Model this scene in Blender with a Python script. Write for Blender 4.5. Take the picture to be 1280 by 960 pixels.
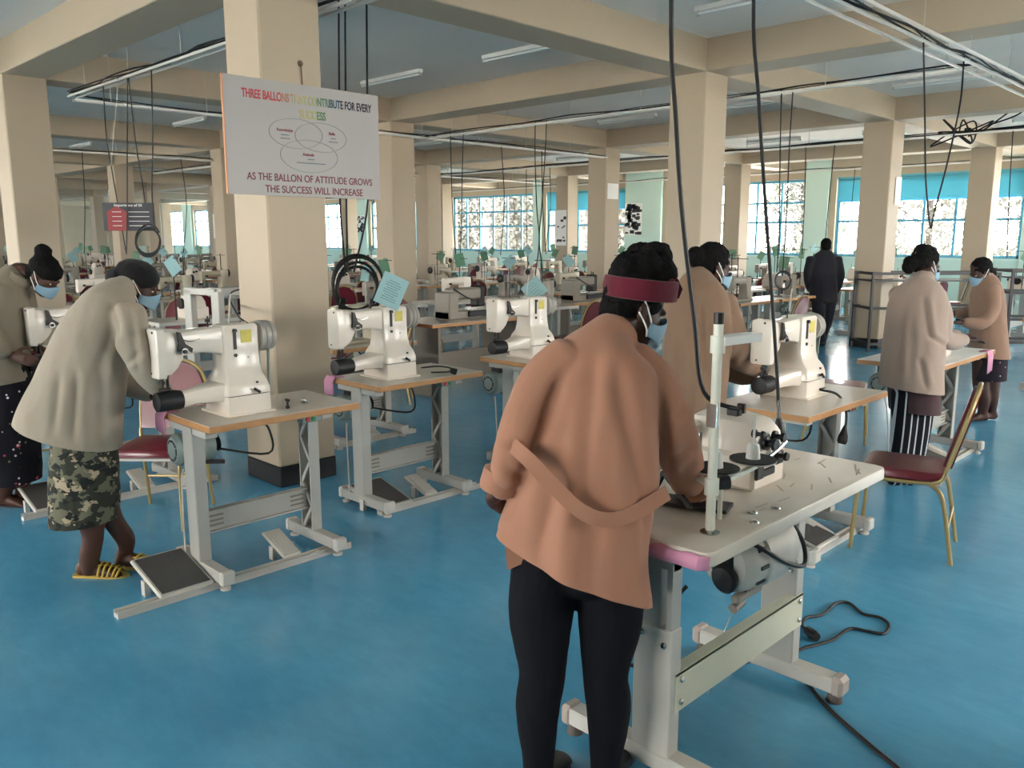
import bpy, bmesh, math, random
from mathutils import Vector, Matrix, noise

for o in list(bpy.data.objects):
    bpy.data.objects.remove(o)
SC = bpy.context.scene
COL = SC.collection
random.seed(7)

# ------------------------------------------------------------------ camera
CAM_H, FPX = 1.70, 1045.65
YAW, PITCH = math.radians(-44.578), math.radians(9.8726)
cam_data = bpy.data.cameras.new('camera')
cam_data.sensor_width = 36.0
cam_data.lens = FPX / 1280.0 * 36.0
cam_data.clip_start = 0.05
cam_data.clip_end = 400
cam = bpy.data.objects.new('camera', cam_data)
COL.objects.link(cam)
cam.location = (0, 0, CAM_H)
cam.rotation_euler = (math.pi / 2 - PITCH, 0, -YAW)
SC.camera = cam

# ------------------------------------------------------------------ daylight (overcast sky) and exposure
world = bpy.data.worlds.new('world')
SC.world = world
world.use_nodes = True
bg = world.node_tree.nodes['Background']
bg.inputs['Color'].default_value = (1.0, 0.93, 0.875, 1)
bg.inputs['Strength'].default_value = 10.0
SC.view_settings.view_transform = 'Standard'
SC.view_settings.look = 'None'
SC.view_settings.gamma = 1.0
SC.view_settings.use_curve_mapping = False
SC.view_settings.exposure = 1.5
SC.cycles.use_denoising = True
SC.cycles.max_bounces = 8
SC.cycles.diffuse_bounces = 5
SC.cycles.glossy_bounces = 3
SC.cycles.transparent_max_bounces = 12
SC.cycles.sample_clamp_indirect = 8.0
SC.cycles.caustics_reflective = True
SC.cycles.caustics_refractive = False


def portal(name, loc, rot, sx, sy):
    d = bpy.data.lights.new(name, 'AREA')
    d.shape = 'RECTANGLE'
    d.size, d.size_y = sx, sy
    d.cycles.is_portal = True
    o = bpy.data.objects.new(name, d)
    o.location, o.rotation_euler = loc, rot
    COL.objects.link(o)


# sky portals just outside the two long window walls
portal('daylight_back', (-26.0, 21.45, 2.22), (-math.pi / 2, 0, 0), 56, 1.95)
portal('daylight_front', (-17.0, -7.45, 2.2), (math.pi / 2, 0, 0), 44, 2.1)
portal('daylight_side', (4.75, 10.8, 2.22), (0, math.pi / 2, 0), 1.95, 15)

# ------------------------------------------------------------------ helpers: colours and materials
def lin(c):
    return tuple((v / 255 / 12.92) if v / 255 <= 0.04045 else ((v / 255 + 0.055) / 1.055) ** 2.4 for v in c)


MATS = {}


def mat(name, rgb, rough=0.6, metal=0.0, var=0.0, scale=6.0, bump=0.0, bscale=60.0, rgb2=None, spec=0.5, coat=0.0, sheen=0.0):
    """principled material; colour varies by noise between rgb and rgb2 (or a darker rgb)"""
    if name in MATS:
        return MATS[name]
    m = bpy.data.materials.new(name)
    m.use_nodes = True
    nt = m.node_tree
    b = nt.nodes['Principled BSDF']
    b.inputs['Roughness'].default_value = rough
    b.inputs['Metallic'].default_value = metal
    b.inputs['Specular IOR Level'].default_value = spec
    b.inputs['Coat Weight'].default_value = coat
    b.inputs['Sheen Weight'].default_value = sheen
    c1 = (*lin(rgb), 1)
    b.inputs['Base Color'].default_value = c1
    if var or rgb2 or bump:
        tc = nt.nodes.new('ShaderNodeTexCoord')
    if var or rgb2:
        n = nt.nodes.new('ShaderNodeTexNoise')
        n.inputs['Scale'].default_value = scale
        n.inputs['Detail'].default_value = 5
        nt.links.new(tc.outputs['Object'], n.inputs['Vector'])
        r = nt.nodes.new('ShaderNodeValToRGB')
        r.color_ramp.elements[0].position = 0.3
        r.color_ramp.elements[1].position = 0.7
        r.color_ramp.elements[0].color = (*(lin(rgb2) if rgb2 else [v * (1 - var) for v in lin(rgb)]), 1)
        r.color_ramp.elements[1].color = c1
        nt.links.new(n.outputs['Fac'], r.inputs['Fac'])
        nt.links.new(r.outputs['Color'], b.inputs['Base Color'])
    if bump:
        n2 = nt.nodes.new('ShaderNodeTexNoise')
        n2.inputs['Scale'].default_value = bscale
        n2.inputs['Detail'].default_value = 4
        nt.links.new(tc.outputs['Object'], n2.inputs['Vector'])
        bp = nt.nodes.new('ShaderNodeBump')
        bp.inputs['Strength'].default_value = bump
        bp.inputs['Distance'].default_value = 0.01
        nt.links.new(n2.outputs['Fac'], bp.inputs['Height'])
        nt.links.new(bp.outputs['Normal'], b.inputs['Normal'])
    MATS[name] = m
    return m


M_CREAM = mat('cream_wall_paint', (184, 167, 144), 0.55, var=0.05, scale=1.5, bump=0.05, bscale=8)
M_SLAB = mat('ceiling_paint', (246, 236, 226), 0.7, var=0.08, scale=0.8)
M_GREENWALL = mat('pale_green_wall_paint', (198, 222, 211), 0.6, var=0.04, scale=1.5)
M_BLACK = mat('black_paint', (22, 22, 24), 0.5)
M_RUBBER = mat('black_rubber', (18, 18, 20), 0.55)
M_LAM = mat('pale_laminate', (196, 186, 174), 0.3, var=0.05, scale=3)
M_WOOD = mat('wood_edge', (190, 138, 88), 0.5, var=0.15, scale=14)
M_FRAME = mat('grey_frame_paint', (176, 174, 168), 0.45, var=0.06, scale=5)
M_PALE = mat('pale_plastic', (196, 192, 184), 0.45)
M_MACH = mat('white_machine_enamel', (232, 221, 208), 0.28, coat=0.2)
M_MACH2 = mat('cream_machine_enamel', (176, 166, 142), 0.32, coat=0.2)
M_MACH3 = mat('grey_machine_enamel', (140, 132, 120), 0.35)
M_WHEEL = mat('grey_handwheel', (166, 160, 152), 0.4)
M_STEEL = mat('steel', (190, 190, 188), 0.25, metal=1.0)
M_DARKMETAL = mat('dark_metal', (52, 50, 50), 0.4, metal=0.6)
M_MOTOR = mat('motor_grey_green', (128, 142, 138), 0.45)
M_MOTOR2 = mat('motor_pale', (205, 200, 190), 0.45, var=0.12, scale=9)
M_YELLOW = mat('yellow_label', (222, 205, 96), 0.5, var=0.15, scale=40)
M_PINK = mat('pink_cloth', (216, 150, 178), 0.8)
M_BLUECARD = mat('blue_card', (140, 176, 178), 0.7)
M_GREENCARD = mat('green_card', (104, 140, 112), 0.7)
M_INK = mat('grey_ink', (96, 116, 122), 0.7)
M_MAROON = mat('maroon_vinyl', (108, 32, 46), 0.28, var=0.1, scale=8, coat=0.3)
M_GOLD = mat('gold_frame_paint', (160, 140, 92), 0.35, metal=0.3)
M_MATGREY = mat('dark_ribbed_mat', (78, 76, 74), 0.8, bump=0.3, bscale=150)
M_GREYPANEL = mat('grey_board', (132, 122, 110), 0.6, var=0.08, scale=9)
M_BLUEFRAME = mat('blue_window_paint', (86, 160, 190), 0.45)
M_BLIND = mat('turquoise_blind', (92, 170, 186), 0.6)
M_WHITE = mat('white_paint', (240, 238, 234), 0.5)
M_RED = mat('red_paint', (190, 40, 44), 0.5)
M_GREENBTN = mat('green_button', (40, 140, 80), 0.4)
M_TUBE = mat('unlit_tube_glass', (238, 240, 238), 0.2)
M_RAIL = mat('galvanised_rail', (214, 214, 210), 0.35, metal=0.4)
M_RACK = mat('dark_rack_paint', (58, 56, 58), 0.45)


def floor_material():
    m = bpy.data.materials.new('blue_epoxy_floor')
    m.use_nodes = True
    nt = m.node_tree
    L = nt.links.new
    b = nt.nodes['Principled BSDF']
    tc = nt.nodes.new('ShaderNodeTexCoord')
    n1 = nt.nodes.new('ShaderNodeTexNoise'); n1.inputs['Scale'].default_value = 0.9; n1.inputs['Detail'].default_value = 7; n1.inputs['Roughness'].default_value = 0.65
    mp = nt.nodes.new('ShaderNodeMapping'); mp.inputs['Scale'].default_value = (1.0, 3.0, 1.0); mp.inputs['Rotation'].default_value = (0, 0, 0.7)
    n2 = nt.nodes.new('ShaderNodeTexNoise'); n2.inputs['Scale'].default_value = 5.0; n2.inputs['Detail'].default_value = 8; n2.inputs['Roughness'].default_value = 0.7
    L(tc.outputs['Object'], n1.inputs['Vector'])
    L(tc.outputs['Object'], mp.inputs['Vector'])
    L(mp.outputs['Vector'], n2.inputs['Vector'])
    r1 = nt.nodes.new('ShaderNodeValToRGB')
    r1.color_ramp.elements[0].position = 0.32; r1.color_ramp.elements[1].position = 0.68
    r1.color_ramp.elements[0].color = (*lin((72, 146, 184)), 1); r1.color_ramp.elements[1].color = (*lin((94, 168, 202)), 1)
    L(n1.outputs['Fac'], r1.inputs['Fac'])
    r2 = nt.nodes.new('ShaderNodeValToRGB')
    r2.color_ramp.elements[0].position = 0.35; r2.color_ramp.elements[1].position = 0.62
    r2.color_ramp.elements[0].color = (0.86, 0.88, 0.89, 1); r2.color_ramp.elements[1].color = (1, 1, 1, 1)
    L(n2.outputs['Fac'], r2.inputs['Fac'])
    mx = nt.nodes.new('ShaderNodeMix'); mx.data_type = 'RGBA'; mx.blend_type = 'MULTIPLY'; mx.inputs['Factor'].default_value = 0.8
    L(r1.outputs['Color'], mx.inputs['A']); L(r2.outputs['Color'], mx.inputs['B'])
    L(mx.outputs['Result'], b.inputs['Base Color'])
    rr = nt.nodes.new('ShaderNodeMapRange')
    rr.inputs['From Min'].default_value = 0.3; rr.inputs['From Max'].default_value = 0.7
    rr.inputs['To Min'].default_value = 0.12; rr.inputs['To Max'].default_value = 0.26
    L(n2.outputs['Fac'], rr.inputs['Value']); L(rr.outputs['Result'], b.inputs['Roughness'])
    b.inputs['Specular IOR Level'].default_value = 0.5
    bp = nt.nodes.new('ShaderNodeBump'); bp.inputs['Strength'].default_value = 0.04; bp.inputs['Distance'].default_value = 0.02
    L(n1.outputs['Fac'], bp.inputs['Height']); L(bp.outputs['Normal'], b.inputs['Normal'])
    return m


def glass_material():
    m = bpy.data.materials.new('window_glass')
    m.use_nodes = True
    nt = m.node_tree
    nt.nodes.remove(nt.nodes['Principled BSDF'])
    out = nt.nodes['Material Output']
    t = nt.nodes.new('ShaderNodeBsdfTransparent'); t.inputs['Color'].default_value = (0.95, 0.97, 0.97, 1)
    g = nt.nodes.new('ShaderNodeBsdfGlossy'); g.inputs['Roughness'].default_value = 0.05
    mx = nt.nodes.new('ShaderNodeMixShader'); mx.inputs['Fac'].default_value = 0.05
    nt.links.new(t.outputs[0], mx.inputs[1]); nt.links.new(g.outputs[0], mx.inputs[2])
    nt.links.new(mx.outputs[0], out.inputs['Surface'])
    return m


def cloth(name, rgb, var=0.12, scale=5):
    return mat(name, rgb, 0.85, var=var, scale=scale, bump=0.08, bscale=400, spec=0.2, sheen=0.15)


def patterned(name, kind, base, cols, scale):
    """printed cloth: 'camo' blotches, 'flowers' or 'stripes' with white flecks"""
    m = bpy.data.materials.new(name)
    m.use_nodes = True
    nt = m.node_tree
    L = nt.links.new
    b = nt.nodes['Principled BSDF']
    b.inputs['Roughness'].default_value = 0.85
    b.inputs['Specular IOR Level'].default_value = 0.2
    tc = nt.nodes.new('ShaderNodeTexCoord')
    cur = None
    col = nt.nodes.new('ShaderNodeRGB'); col.outputs[0].default_value = (*lin(base), 1)
    cur = col.outputs[0]
    for i, (c, thr) in enumerate(cols):
        mp = nt.nodes.new('ShaderNodeMapping')
        mp.inputs['Location'].default_value = (3.7 * i, 1.3 * i, 2.1 * i)
        L(tc.outputs['Object'], mp.inputs['Vector'])
        r = nt.nodes.new('ShaderNodeValToRGB')
        r.color_ramp.interpolation = 'CONSTANT'
        if kind == 'camo':
            mp.inputs['Scale'].default_value = (1, 1, 1.5)
            t = nt.nodes.new('ShaderNodeTexNoise'); t.inputs['Scale'].default_value = scale; t.inputs['Detail'].default_value = 4
            L(mp.outputs[0], t.inputs['Vector']); fac = t.outputs['Fac']
            r.color_ramp.elements[0].color = (0, 0, 0, 1); r.color_ramp.elements[1].color = (1, 1, 1, 1)
            r.color_ramp.elements[1].position = thr
        elif kind == 'flowers':
            t = nt.nodes.new('ShaderNodeTexVoronoi'); t.inputs['Scale'].default_value = scale * (1 + 0.3 * i); t.inputs['Randomness'].default_value = 0.9
            L(mp.outputs[0], t.inputs['Vector']); fac = t.outputs['Distance']
            r.color_ramp.elements[0].color = (1, 1, 1, 1); r.color_ramp.elements[1].color = (0, 0, 0, 1)
            r.color_ramp.elements[1].position = thr
        else:
            t = nt.nodes.new('ShaderNodeTexWave'); t.inputs['Scale'].default_value = scale; t.bands_direction = 'DIAGONAL'
            mp.inputs['Scale'].default_value = (1, 1, 0.0)
            L(mp.outputs[0], t.inputs['Vector']); fac = t.outputs['Fac']
            r.color_ramp.elements[0].color = (0, 0, 0, 1); r.color_ramp.elements[1].color = (1, 1, 1, 1)
            r.color_ramp.elements[1].position = thr
        L(fac, r.inputs['Fac'])
        mx = nt.nodes.new('ShaderNodeMix'); mx.data_type = 'RGBA'
        L(r.outputs['Color'], mx.inputs['Factor'])
        L(cur, mx.inputs['A']); mx.inputs['B'].default_value = (*lin(c), 1)
        cur = mx.outputs['Result']
    L(cur, b.inputs['Base Color'])
    return m


# ------------------------------------------------------------------ helpers: objects
def tag(o, label=None, cat=None, group=None, kind=None):
    if label: o['label'] = label
    if cat: o['category'] = cat
    if group: o['group'] = group
    if kind: o['kind'] = kind
    return o


def empty(name, loc=(0, 0, 0), rz=0.0):
    o = bpy.data.objects.new(name, None)
    o.empty_display_size = 0.1
    o.location = loc
    o.rotation_euler = (0, 0, rz)
    COL.objects.link(o)
    return o


def thing(name, label, cat, loc=(0, 0, 0), rz=0.0, group=None):
    return tag(empty(name, loc, rz), label, cat, group)


def copy_tree(o, parent=None):
    c = o.copy()
    COL.objects.link(c)
    c.parent = parent
    for ch in o.children:
        copy_tree(ch, c)
    return c


def catmull(pts, n=6):
    pts = [Vector(p) for p in pts]
    if len(pts) < 3:
        return pts
    out = []
    for i in range(len(pts) - 1):
        p0 = pts[i - 1] if i > 0 else pts[0] * 2 - pts[1]
        p1, p2 = pts[i], pts[i + 1]
        p3 = pts[i + 2] if i + 2 < len(pts) else pts[-1] * 2 - pts[-2]
        for k in range(n):
            t = k / n
            out.append(0.5 * ((2 * p1) + (p2 - p0) * t + (2 * p0 - 5 * p1 + 4 * p2 - p3) * t * t + (3 * p1 - p0 - 3 * p2 + p3) * t ** 3))
    out.append(pts[-1])
    return out


class MB:
    """collects shapes; build() links them as ONE mesh object"""

    def __init__(self):
        self.v, self.f, self.mi = [], [], []
        self.cur = 0

    def add(self, vs, fs):
        b = len(self.v)
        self.v += [tuple(p) for p in vs]
        self.f += [tuple(i + b for i in q) for q in fs]
        self.mi += [self.cur] * len(fs)
        return self

    def box(self, c, s, rot=None, ch=0.0):
        hx, hy, hz = s[0] / 2, s[1] / 2, s[2] / 2
        ch = min(ch, 0.45 * min(s))
        if ch <= 0:
            vs = [Vector((x * hx, y * hy, z * hz)) for x in (-1, 1) for y in (-1, 1) for z in (-1, 1)]
            fs = [(0, 1, 3, 2), (4, 6, 7, 5), (0, 4, 5, 1), (2, 3, 7, 6), (0, 2, 6, 4), (1, 5, 7, 3)]
        else:
            vs, idx = [], {}
            for x in (-1, 1):
                for y in (-1, 1):
                    for z in (-1, 1):
                        for a in range(3):
                            p = [x * (hx - ch), y * (hy - ch), z * (hz - ch)]
                            p[a] = (x, y, z)[a] * (hx, hy, hz)[a]
                            idx[(x, y, z, a)] = len(vs)
                            vs.append(Vector(p))
            fs = []
            for a in range(3):
                u, w = (a + 1) % 3, (a + 2) % 3
                for sg in (-1, 1):
                    q = []
                    for (su, sw) in ((-1, -1), (1, -1), (1, 1), (-1, 1)):
                        k = [0, 0, 0]; k[a] = sg; k[u] = su; k[w] = sw
                        q.append(idx[(*k, a)])
                    fs.append(tuple(q if sg > 0 else q[::-1]))
            for a in range(3):
                u, w = (a + 1) % 3, (a + 2) % 3
                for su in (-1, 1):
                    for sw in (-1, 1):
                        k0 = [0, 0, 0]; k1 = [0, 0, 0]
                        k0[a], k0[u], k0[w] = -1, su, sw
                        k1[a], k1[u], k1[w] = 1, su, sw
                        q = [idx[(*k0, u)], idx[(*k1, u)], idx[(*k1, w)], idx[(*k0, w)]]
                        fs.append(tuple(q if su * sw < 0 else q[::-1]))
            for x in (-1, 1):
                for y in (-1, 1):
                    for z in (-1, 1):
                        q = [idx[(x, y, z, a)] for a in range(3)]
                        fs.append(tuple(q if x * y * z > 0 else q[::-1]))
        if rot is not None:
            vs = [rot @ p for p in vs]
        c = Vector(c)
        return self.add([p + c for p in vs], fs)

    def span(self, x0, x1, y0, y1, z0, z1, ch=0.0):
        return self.box(((x0 + x1) / 2, (y0 + y1) / 2, (z0 + z1) / 2), (abs(x1 - x0), abs(y1 - y0), abs(z1 - z0)), ch=ch)

    def beam(self, p0, p1, w, h, up=(0, 0, 1), ch=0.0):
        """box section along p0-p1; w across, h along up"""
        p0, p1 = Vector(p0), Vector(p1)
        d = p1 - p0
        y = d.normalized()
        upv = Vector(up)
        if abs(y.dot(upv)) > 0.98:
            upv = Vector((1, 0, 0))
        x = y.cross(upv).normalized()
        z = x.cross(y)
        R = Matrix((x, y, z)).transposed()
        return self.box((p0 + p1) / 2, (w, d.length, h), rot=R, ch=ch)

    def rings(self, rings, cap=True, closed=True):
        vs = [p for r in rings for p in r]
        n = len(rings[0])
        fs = []
        for i in range(len(rings) - 1):
            for k in range(n if closed else n - 1):
                a, b = i * n + k, i * n + (k + 1) % n
                fs.append((a, b, b + n, a + n))
        if cap:
            fs.append(tuple(range(n))[::-1])
            fs.append(tuple(range((len(rings) - 1) * n, len(rings) * n)))
        return self.add(vs, fs)

    def lathe(self, prof, o, axis=(0, 0, 1), seg=16, cap=True):
        """prof: list of (r, t) along the axis from o"""
        o, ax = Vector(o), Vector(axis).normalized()
        a = ax.orthogonal().normalized()
        b = ax.cross(a)
        rs = [[o + ax * t + (a * math.cos(2 * math.pi * k / seg) + b * math.sin(2 * math.pi * k / seg)) * max(r, 1e-4) for k in range(seg)] for r, t in prof]
        return self.rings(rs, cap)

    def cyl(self, p0, p1, r0, r1=None, seg=12):
        p0, p1 = Vector(p0), Vector(p1)
        return self.lathe([(r0, 0), (r0 if r1 is None else r1, (p1 - p0).length)], p0, p1 - p0, seg)

    def tube(self, pts, r, seg=6, smooth=5, closed=False):
        ps = catmull(pts, smooth) if smooth else [Vector(p) for p in pts]
        rs, prev = [], None
        for i, p in enumerate(ps):
            t = (ps[min(i + 1, len(ps) - 1)] - ps[max(i - 1, 0)])
            t = t.normalized() if t.length > 1e-9 else Vector((0, 0, 1))
            a = (prev - t * prev.dot(t)) if prev is not None else t.orthogonal()
            a = a.normalized() if a.length > 1e-6 else t.orthogonal().normalized()
            prev = a
            b = t.cross(a)
            rs.append([p + (a * math.cos(2 * math.pi * k / seg) + b * math.sin(2 * math.pi * k / seg)) * r for k in range(seg)])
        return self.rings(rs)

    def prism(self, poly, o, ux, uy, depth):
        """flat polygon in the plane (o, ux, uy), extruded by vector depth"""
        o, ux, uy, dp = Vector(o), Vector(ux), Vector(uy), Vector(depth)
        a = [o + ux * p[0] + uy * p[1] for p in poly]
        n = len(poly)
        vs = a + [p + dp for p in a]
        fs = [tuple(range(n))[::-1], tuple(range(n, 2 * n))] + [(k, (k + 1) % n, n + (k + 1) % n, n + k) for k in range(n)]
        return self.add(vs, fs)

    def blob(self, c, r, axes=None, sub=2):
        bm = bmesh.new()
        bmesh.ops.create_icosphere(bm, subdivisions=sub, radius=1.0)
        bm.verts.ensure_lookup_table()
        c = Vector(c)
        ax = axes or (Vector((1, 0, 0)), Vector((0, 1, 0)), Vector((0, 0, 1)))
        vs = [c + ax[0] * (v.co.x * r[0]) + ax[1] * (v.co.y * r[1]) + ax[2] * (v.co.z * r[2]) for v in bm.verts]
        fs = [tuple(v.index for v in f.verts) for f in bm.faces]
        bm.free()
        if ax[0].cross(ax[1]).dot(ax[2]) < 0:
            fs = [q[::-1] for q in fs]
        return self.add(vs, fs)

    def mesh(self, name, mats, smooth=35, off=None):
        me = bpy.data.meshes.new(name)
        vs = self.v if off is None else [(p[0] - off[0], p[1] - off[1], p[2] - off[2]) for p in self.v]
        me.from_pydata(vs, [], self.f)
        if not isinstance(mats, (list, tuple)):
            mats = [mats]
        for m in mats:
            me.materials.append(m)
        if len(mats) > 1:
            me.polygons.foreach_set('material_index', self.mi)
        bm = bmesh.new(); bm.from_mesh(me)
        bmesh.ops.recalc_face_normals(bm, faces=bm.faces)
        bm.to_mesh(me); bm.free()
        if smooth:
            me.polygons.foreach_set('use_smooth', [True] * len(me.polygons))
            me.set_sharp_from_angle(angle=math.radians(smooth))
        me.update()
        return me

    def build(self, name, mats, parent=None, smooth=35, off=None):
        o = bpy.data.objects.new(name, self.mesh(name, mats, smooth, off))
        COL.objects.link(o)
        o.parent = parent
        return o


def struct(o):
    o['kind'] = 'structure'
    return o


def mesh_thing(mb, name, mats, label, cat, group=None, base=None, smooth=35):
    """a thing that is one mesh, origin at base"""
    o = mb.build(name, mats, None, smooth, off=base)
    if base is not None:
        o.location = base
    return tag(o, label, cat, group)


# a point of the place from its direction seen from the tripod and its distance
_cy, _sy, _cp, _sp = math.cos(YAW), math.sin(YAW), math.cos(PITCH), math.sin(PITCH)
CF = Vector((_cp * _sy, _cp * _cy, -_sp))
CR = Vector((_cy, -_sy, 0))
CD = CF.cross(CR)


def PV(x, y, q, axis=None):
    """point in direction (x, y) on the upright plane through q"""
    n = Vector((CF.x, CF.y, 0)) if axis is None else Vector(axis)
    d = CR * ((x - 640) / FPX) + CD * ((y - 480) / FPX) + CF
    o = Vector((0, 0, CAM_H))
    return o + d * ((Vector(q) - o).dot(n) / d.dot(n))


def project(co):
    v = Vector(co) - Vector((0, 0, CAM_H))
    z = v.dot(CF)
    return (640 + FPX * v.dot(CR) / z, 480 + FPX * v.dot(CD) / z)


def P(x, y, d):
    return Vector((0, 0, CAM_H)) + (CR * ((x - 640) / FPX) + CD * ((y - 480) / FPX) + CF) * d

# ================================================================== THE ROOM
CX = [-5.05 - 5.45 * i for i in range(-1, 9)]        # near (+X) face of each column line
CY = [-7.55, -2.35, 2.85, 8.05, 13.27, 18.45]        # near (-Y) face
CW = 0.45
BZ, SZ = 3.44, 3.77                                   # underside of beams, of slab
X0, X1, Y0, Y1 = -54.0, 4.3, -7.2, 21.0

struct(MB().span(X0 - .3, X1 + .3, Y0 - .3, Y1 + .3, -0.12, 0.0).build('floor', floor_material(), smooth=0))
ceil = struct(MB().span(X0 - .3, X1 + .3, Y0 - .3, Y1 + .3, SZ, SZ + 0.15).build('ceiling', M_SLAB, smooth=0))
for i, x in enumerate(CX):                            # beams along Y
    if X0 < x < X1:
        MB().span(x - CW, x, Y0, Y1, BZ, SZ + .02, ch=.008).build('beam', M_CREAM, ceil, smooth=0)
for j, y in enumerate(CY):                            # beams along X
    if y > Y0:
        MB().span(X0, X1, y, y + CW, BZ + .003, SZ + .02, ch=.008).build('beam', M_CREAM, ceil, smooth=0)
col_n = 0
for x in CX:
    for y in CY:
        if not (X0 < x < X1 and Y0 < y < Y1):
            continue
        col_n += 1
        c = struct(empty('trim_%d' % col_n, (x - CW / 2, y + CW / 2, 0)))
        c['label'] = 'square cream column with black painted foot'
        h = CW / 2
        MB().span(-h, h, -h, h, 0.14, BZ + .02, ch=.012).build('column', M_CREAM, c)
        MB().span(-h - .004, h + .004, -h - .004, h + .004, 0.0, 0.145, ch=.008).build('column_foot', M_BLACK, c)

# ---- window walls
M_GLASS = glass_material()
SILL, HEAD = 1.25, 3.2
def solid_wall(name, boxes, m):
    w = MB()
    for b in boxes:
        w.span(*b)
    return struct(w.build(name, m, smooth=0))

WIN = [(-4.3, -0.2, 0), (-9.28, -5.1, 1), (-14.3, -10.08, 0), (-19.1, -15.8, 1), (-23.8, -19.64, 0), (-28.9, -24.7, 0), (-34.3, -30.1, 0),
       (-39.8, -35.6, 0), (-45.2, -41.0, 0), (-50.6, -46.4, 0)]
edges = sorted(WIN)
lowb = [(X0, X1, Y1, Y1 + .25, 0, SILL)]
solid_wall('wall_back_lower', lowb, M_GREENWALL)
gaps, cur = [], X0
for (a, b, k) in edges:
    gaps.append((cur, a)); cur = b
gaps.append((cur, X1))
solid_wall('wall_back', [(a, b, Y1, Y1 + .25, SILL, HEAD) for a, b in gaps] + [(X0, X1, Y1, Y1 + .25, HEAD, SZ)], M_CREAM)
pil = struct(empty('trim_%d' % (col_n + 1), (0, Y1, 0)))
pil['label'] = 'pale green pilasters between the windows'
for (a, b) in gaps:
    if b - a < 2:
        MB().span(a + .02, b - .16, -.10, 0, 0, SZ, ch=.01).build('pilaster', M_GREENWALL, pil)

win_n = 0
def window(axis, a, b, wall, z0, z1, rows, ncol, blind, sgn):
    """glazed steel window in a wall; axis 0: spans X at y=wall, axis 1: spans Y at x=wall; sgn: outward"""
    global win_n
    win_n += 1
    mid = (a + b) / 2
    root = struct(empty('window_%d' % win_n, (mid, wall, z0) if axis == 0 else (wall, mid, z0), 0 if axis == 0 else math.pi / 2))
    w, h = b - a, z1 - z0
    d = .12 * sgn if axis == 0 else -.12 * sgn
    fr = MB()
    for x in (-w / 2 + .03, w / 2 - .03):
        fr.span(x - .045, x + .045, d - .03, d + .03, 0, h)
    for z in (.03, h - .03):
        fr.span(-w / 2, w / 2, d - .03, d + .03, z - .04, z + .04)
    fr.build('window_frame', M_BLUEFRAME, root, smooth=0)
    xs = [-w / 2 + w * k / ncol for k in range(ncol + 1)]
    zs = [0] + [r - z0 for r in rows] + [h]
    bar = MB().span(-.028, .028, -.025, .025, .03, h - .03).mesh('glazing_bar', M_BLUEFRAME, 0)
    for k in range(1, ncol):
        o = bpy.data.objects.new('glazing_bar', bar); COL.objects.link(o); o.parent = root; o.location = (xs[k], d, 0)
    for z in zs[1:-1]:
        MB().span(-w / 2, w / 2, d - .025, d + .025, z - .028, z + .028).build('transom', M_BLUEFRAME, root, smooth=0)
    for j in range(len(zs) - 1):
        pm = MB().span(0.0, w / ncol, -.003, .003, zs[j], zs[j + 1]).mesh('pane', M_GLASS, 0)
        for k in range(ncol):
            o = bpy.data.objects.new('pane', pm); COL.objects.link(o); o.parent = root; o.location = (xs[k], d, 0)
    MB().span(-w / 2 - .05, w / 2 + .05, -.06 * (1 if d > 0 else -1), d, -.04, 0.0).build('window_sill', M_GREENWALL, root, smooth=0)
    if blind:
        bl = MB().span(-w / 2 + .02, w / 2 - .02, -.005, .04, h - .05, h).build('blind', M_BLIND, root, smooth=0)
        R = Matrix.Rotation(math.radians(62), 3, 'X')
        sm = MB().box((0, 0, 0), (w - .06, .055, .003), rot=R).mesh('slat', M_BLIND, 0)
        for k in range(12):
            o = bpy.data.objects.new('slat', sm); COL.objects.link(o); o.parent = bl
            o.location = (0, .015, h - .07 - k * .043)
    return root

for (a, b, bl) in WIN:
    window(0, a, b, Y1, SILL, HEAD, (2.12, 2.62), 6 if b - a > 3.6 else 5, bl, 1)

# end wall far left, with two windows
EW = [(1.5, 5.0), (12.2, 15.0)]
solid_wall('wall_left', [(X0 - .25, X0, Y0, Y1, 0, 1.0), (X0 - .25, X0, Y0, Y1, 3.3, SZ), (X0 - .25, X0, Y0, 1.5, 1.0, 3.3),
                         (X0 - .25, X0, 5.0, 12.2, 1.0, 3.3), (X0 - .25, X0, 15.0, Y1, 1.0, 3.3)], M_CREAM)
for (a, b) in EW:
    window(1, a, b, X0, 1.0, 3.3, (1.7, 2.5), 4, 0, -1)
# wall on the near side (behind the camera) and the side wall, both with wide windows
FW = [(CX[i + 1] + .35, CX[i] - .8) for i in range(0, 7)]
boxes = [(X0, X1, Y0 - .25, Y0, 0, 1.15), (X0, X1, Y0 - .25, Y0, 3.25, SZ)]
cur = X0
for (a, b) in sorted(FW):
    boxes.append((cur, a, Y0 - .25, Y0, 1.15, 3.25)); cur = b
boxes.append((cur, X1, Y0 - .25, Y0, 1.15, 3.25))
solid_wall('wall_front', boxes, M_CREAM)
for (a, b) in FW:
    window(0, a, b, Y0, 1.15, 3.25, (1.8, 2.6), 6, 0, -1)
SW = [(4.0, 7.5), (9.2, 12.7), (14.4, 18.0)]
boxes = [(X1, X1 + .25, Y0, Y1, 0, SILL), (X1, X1 + .25, Y0, Y1, HEAD, SZ)]
cur = Y0
for (a, b) in sorted(SW):
    boxes.append((X1, X1 + .25, cur, a, SILL, HEAD)); cur = b
boxes.append((X1, X1 + .25, cur, Y1, SILL, HEAD))
solid_wall('wall_right', boxes, M_CREAM)
for (a, b) in SW:
    window(1, a, b, X1, SILL, HEAD, (2.12, 2.62), 5, 0, 1)

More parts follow.
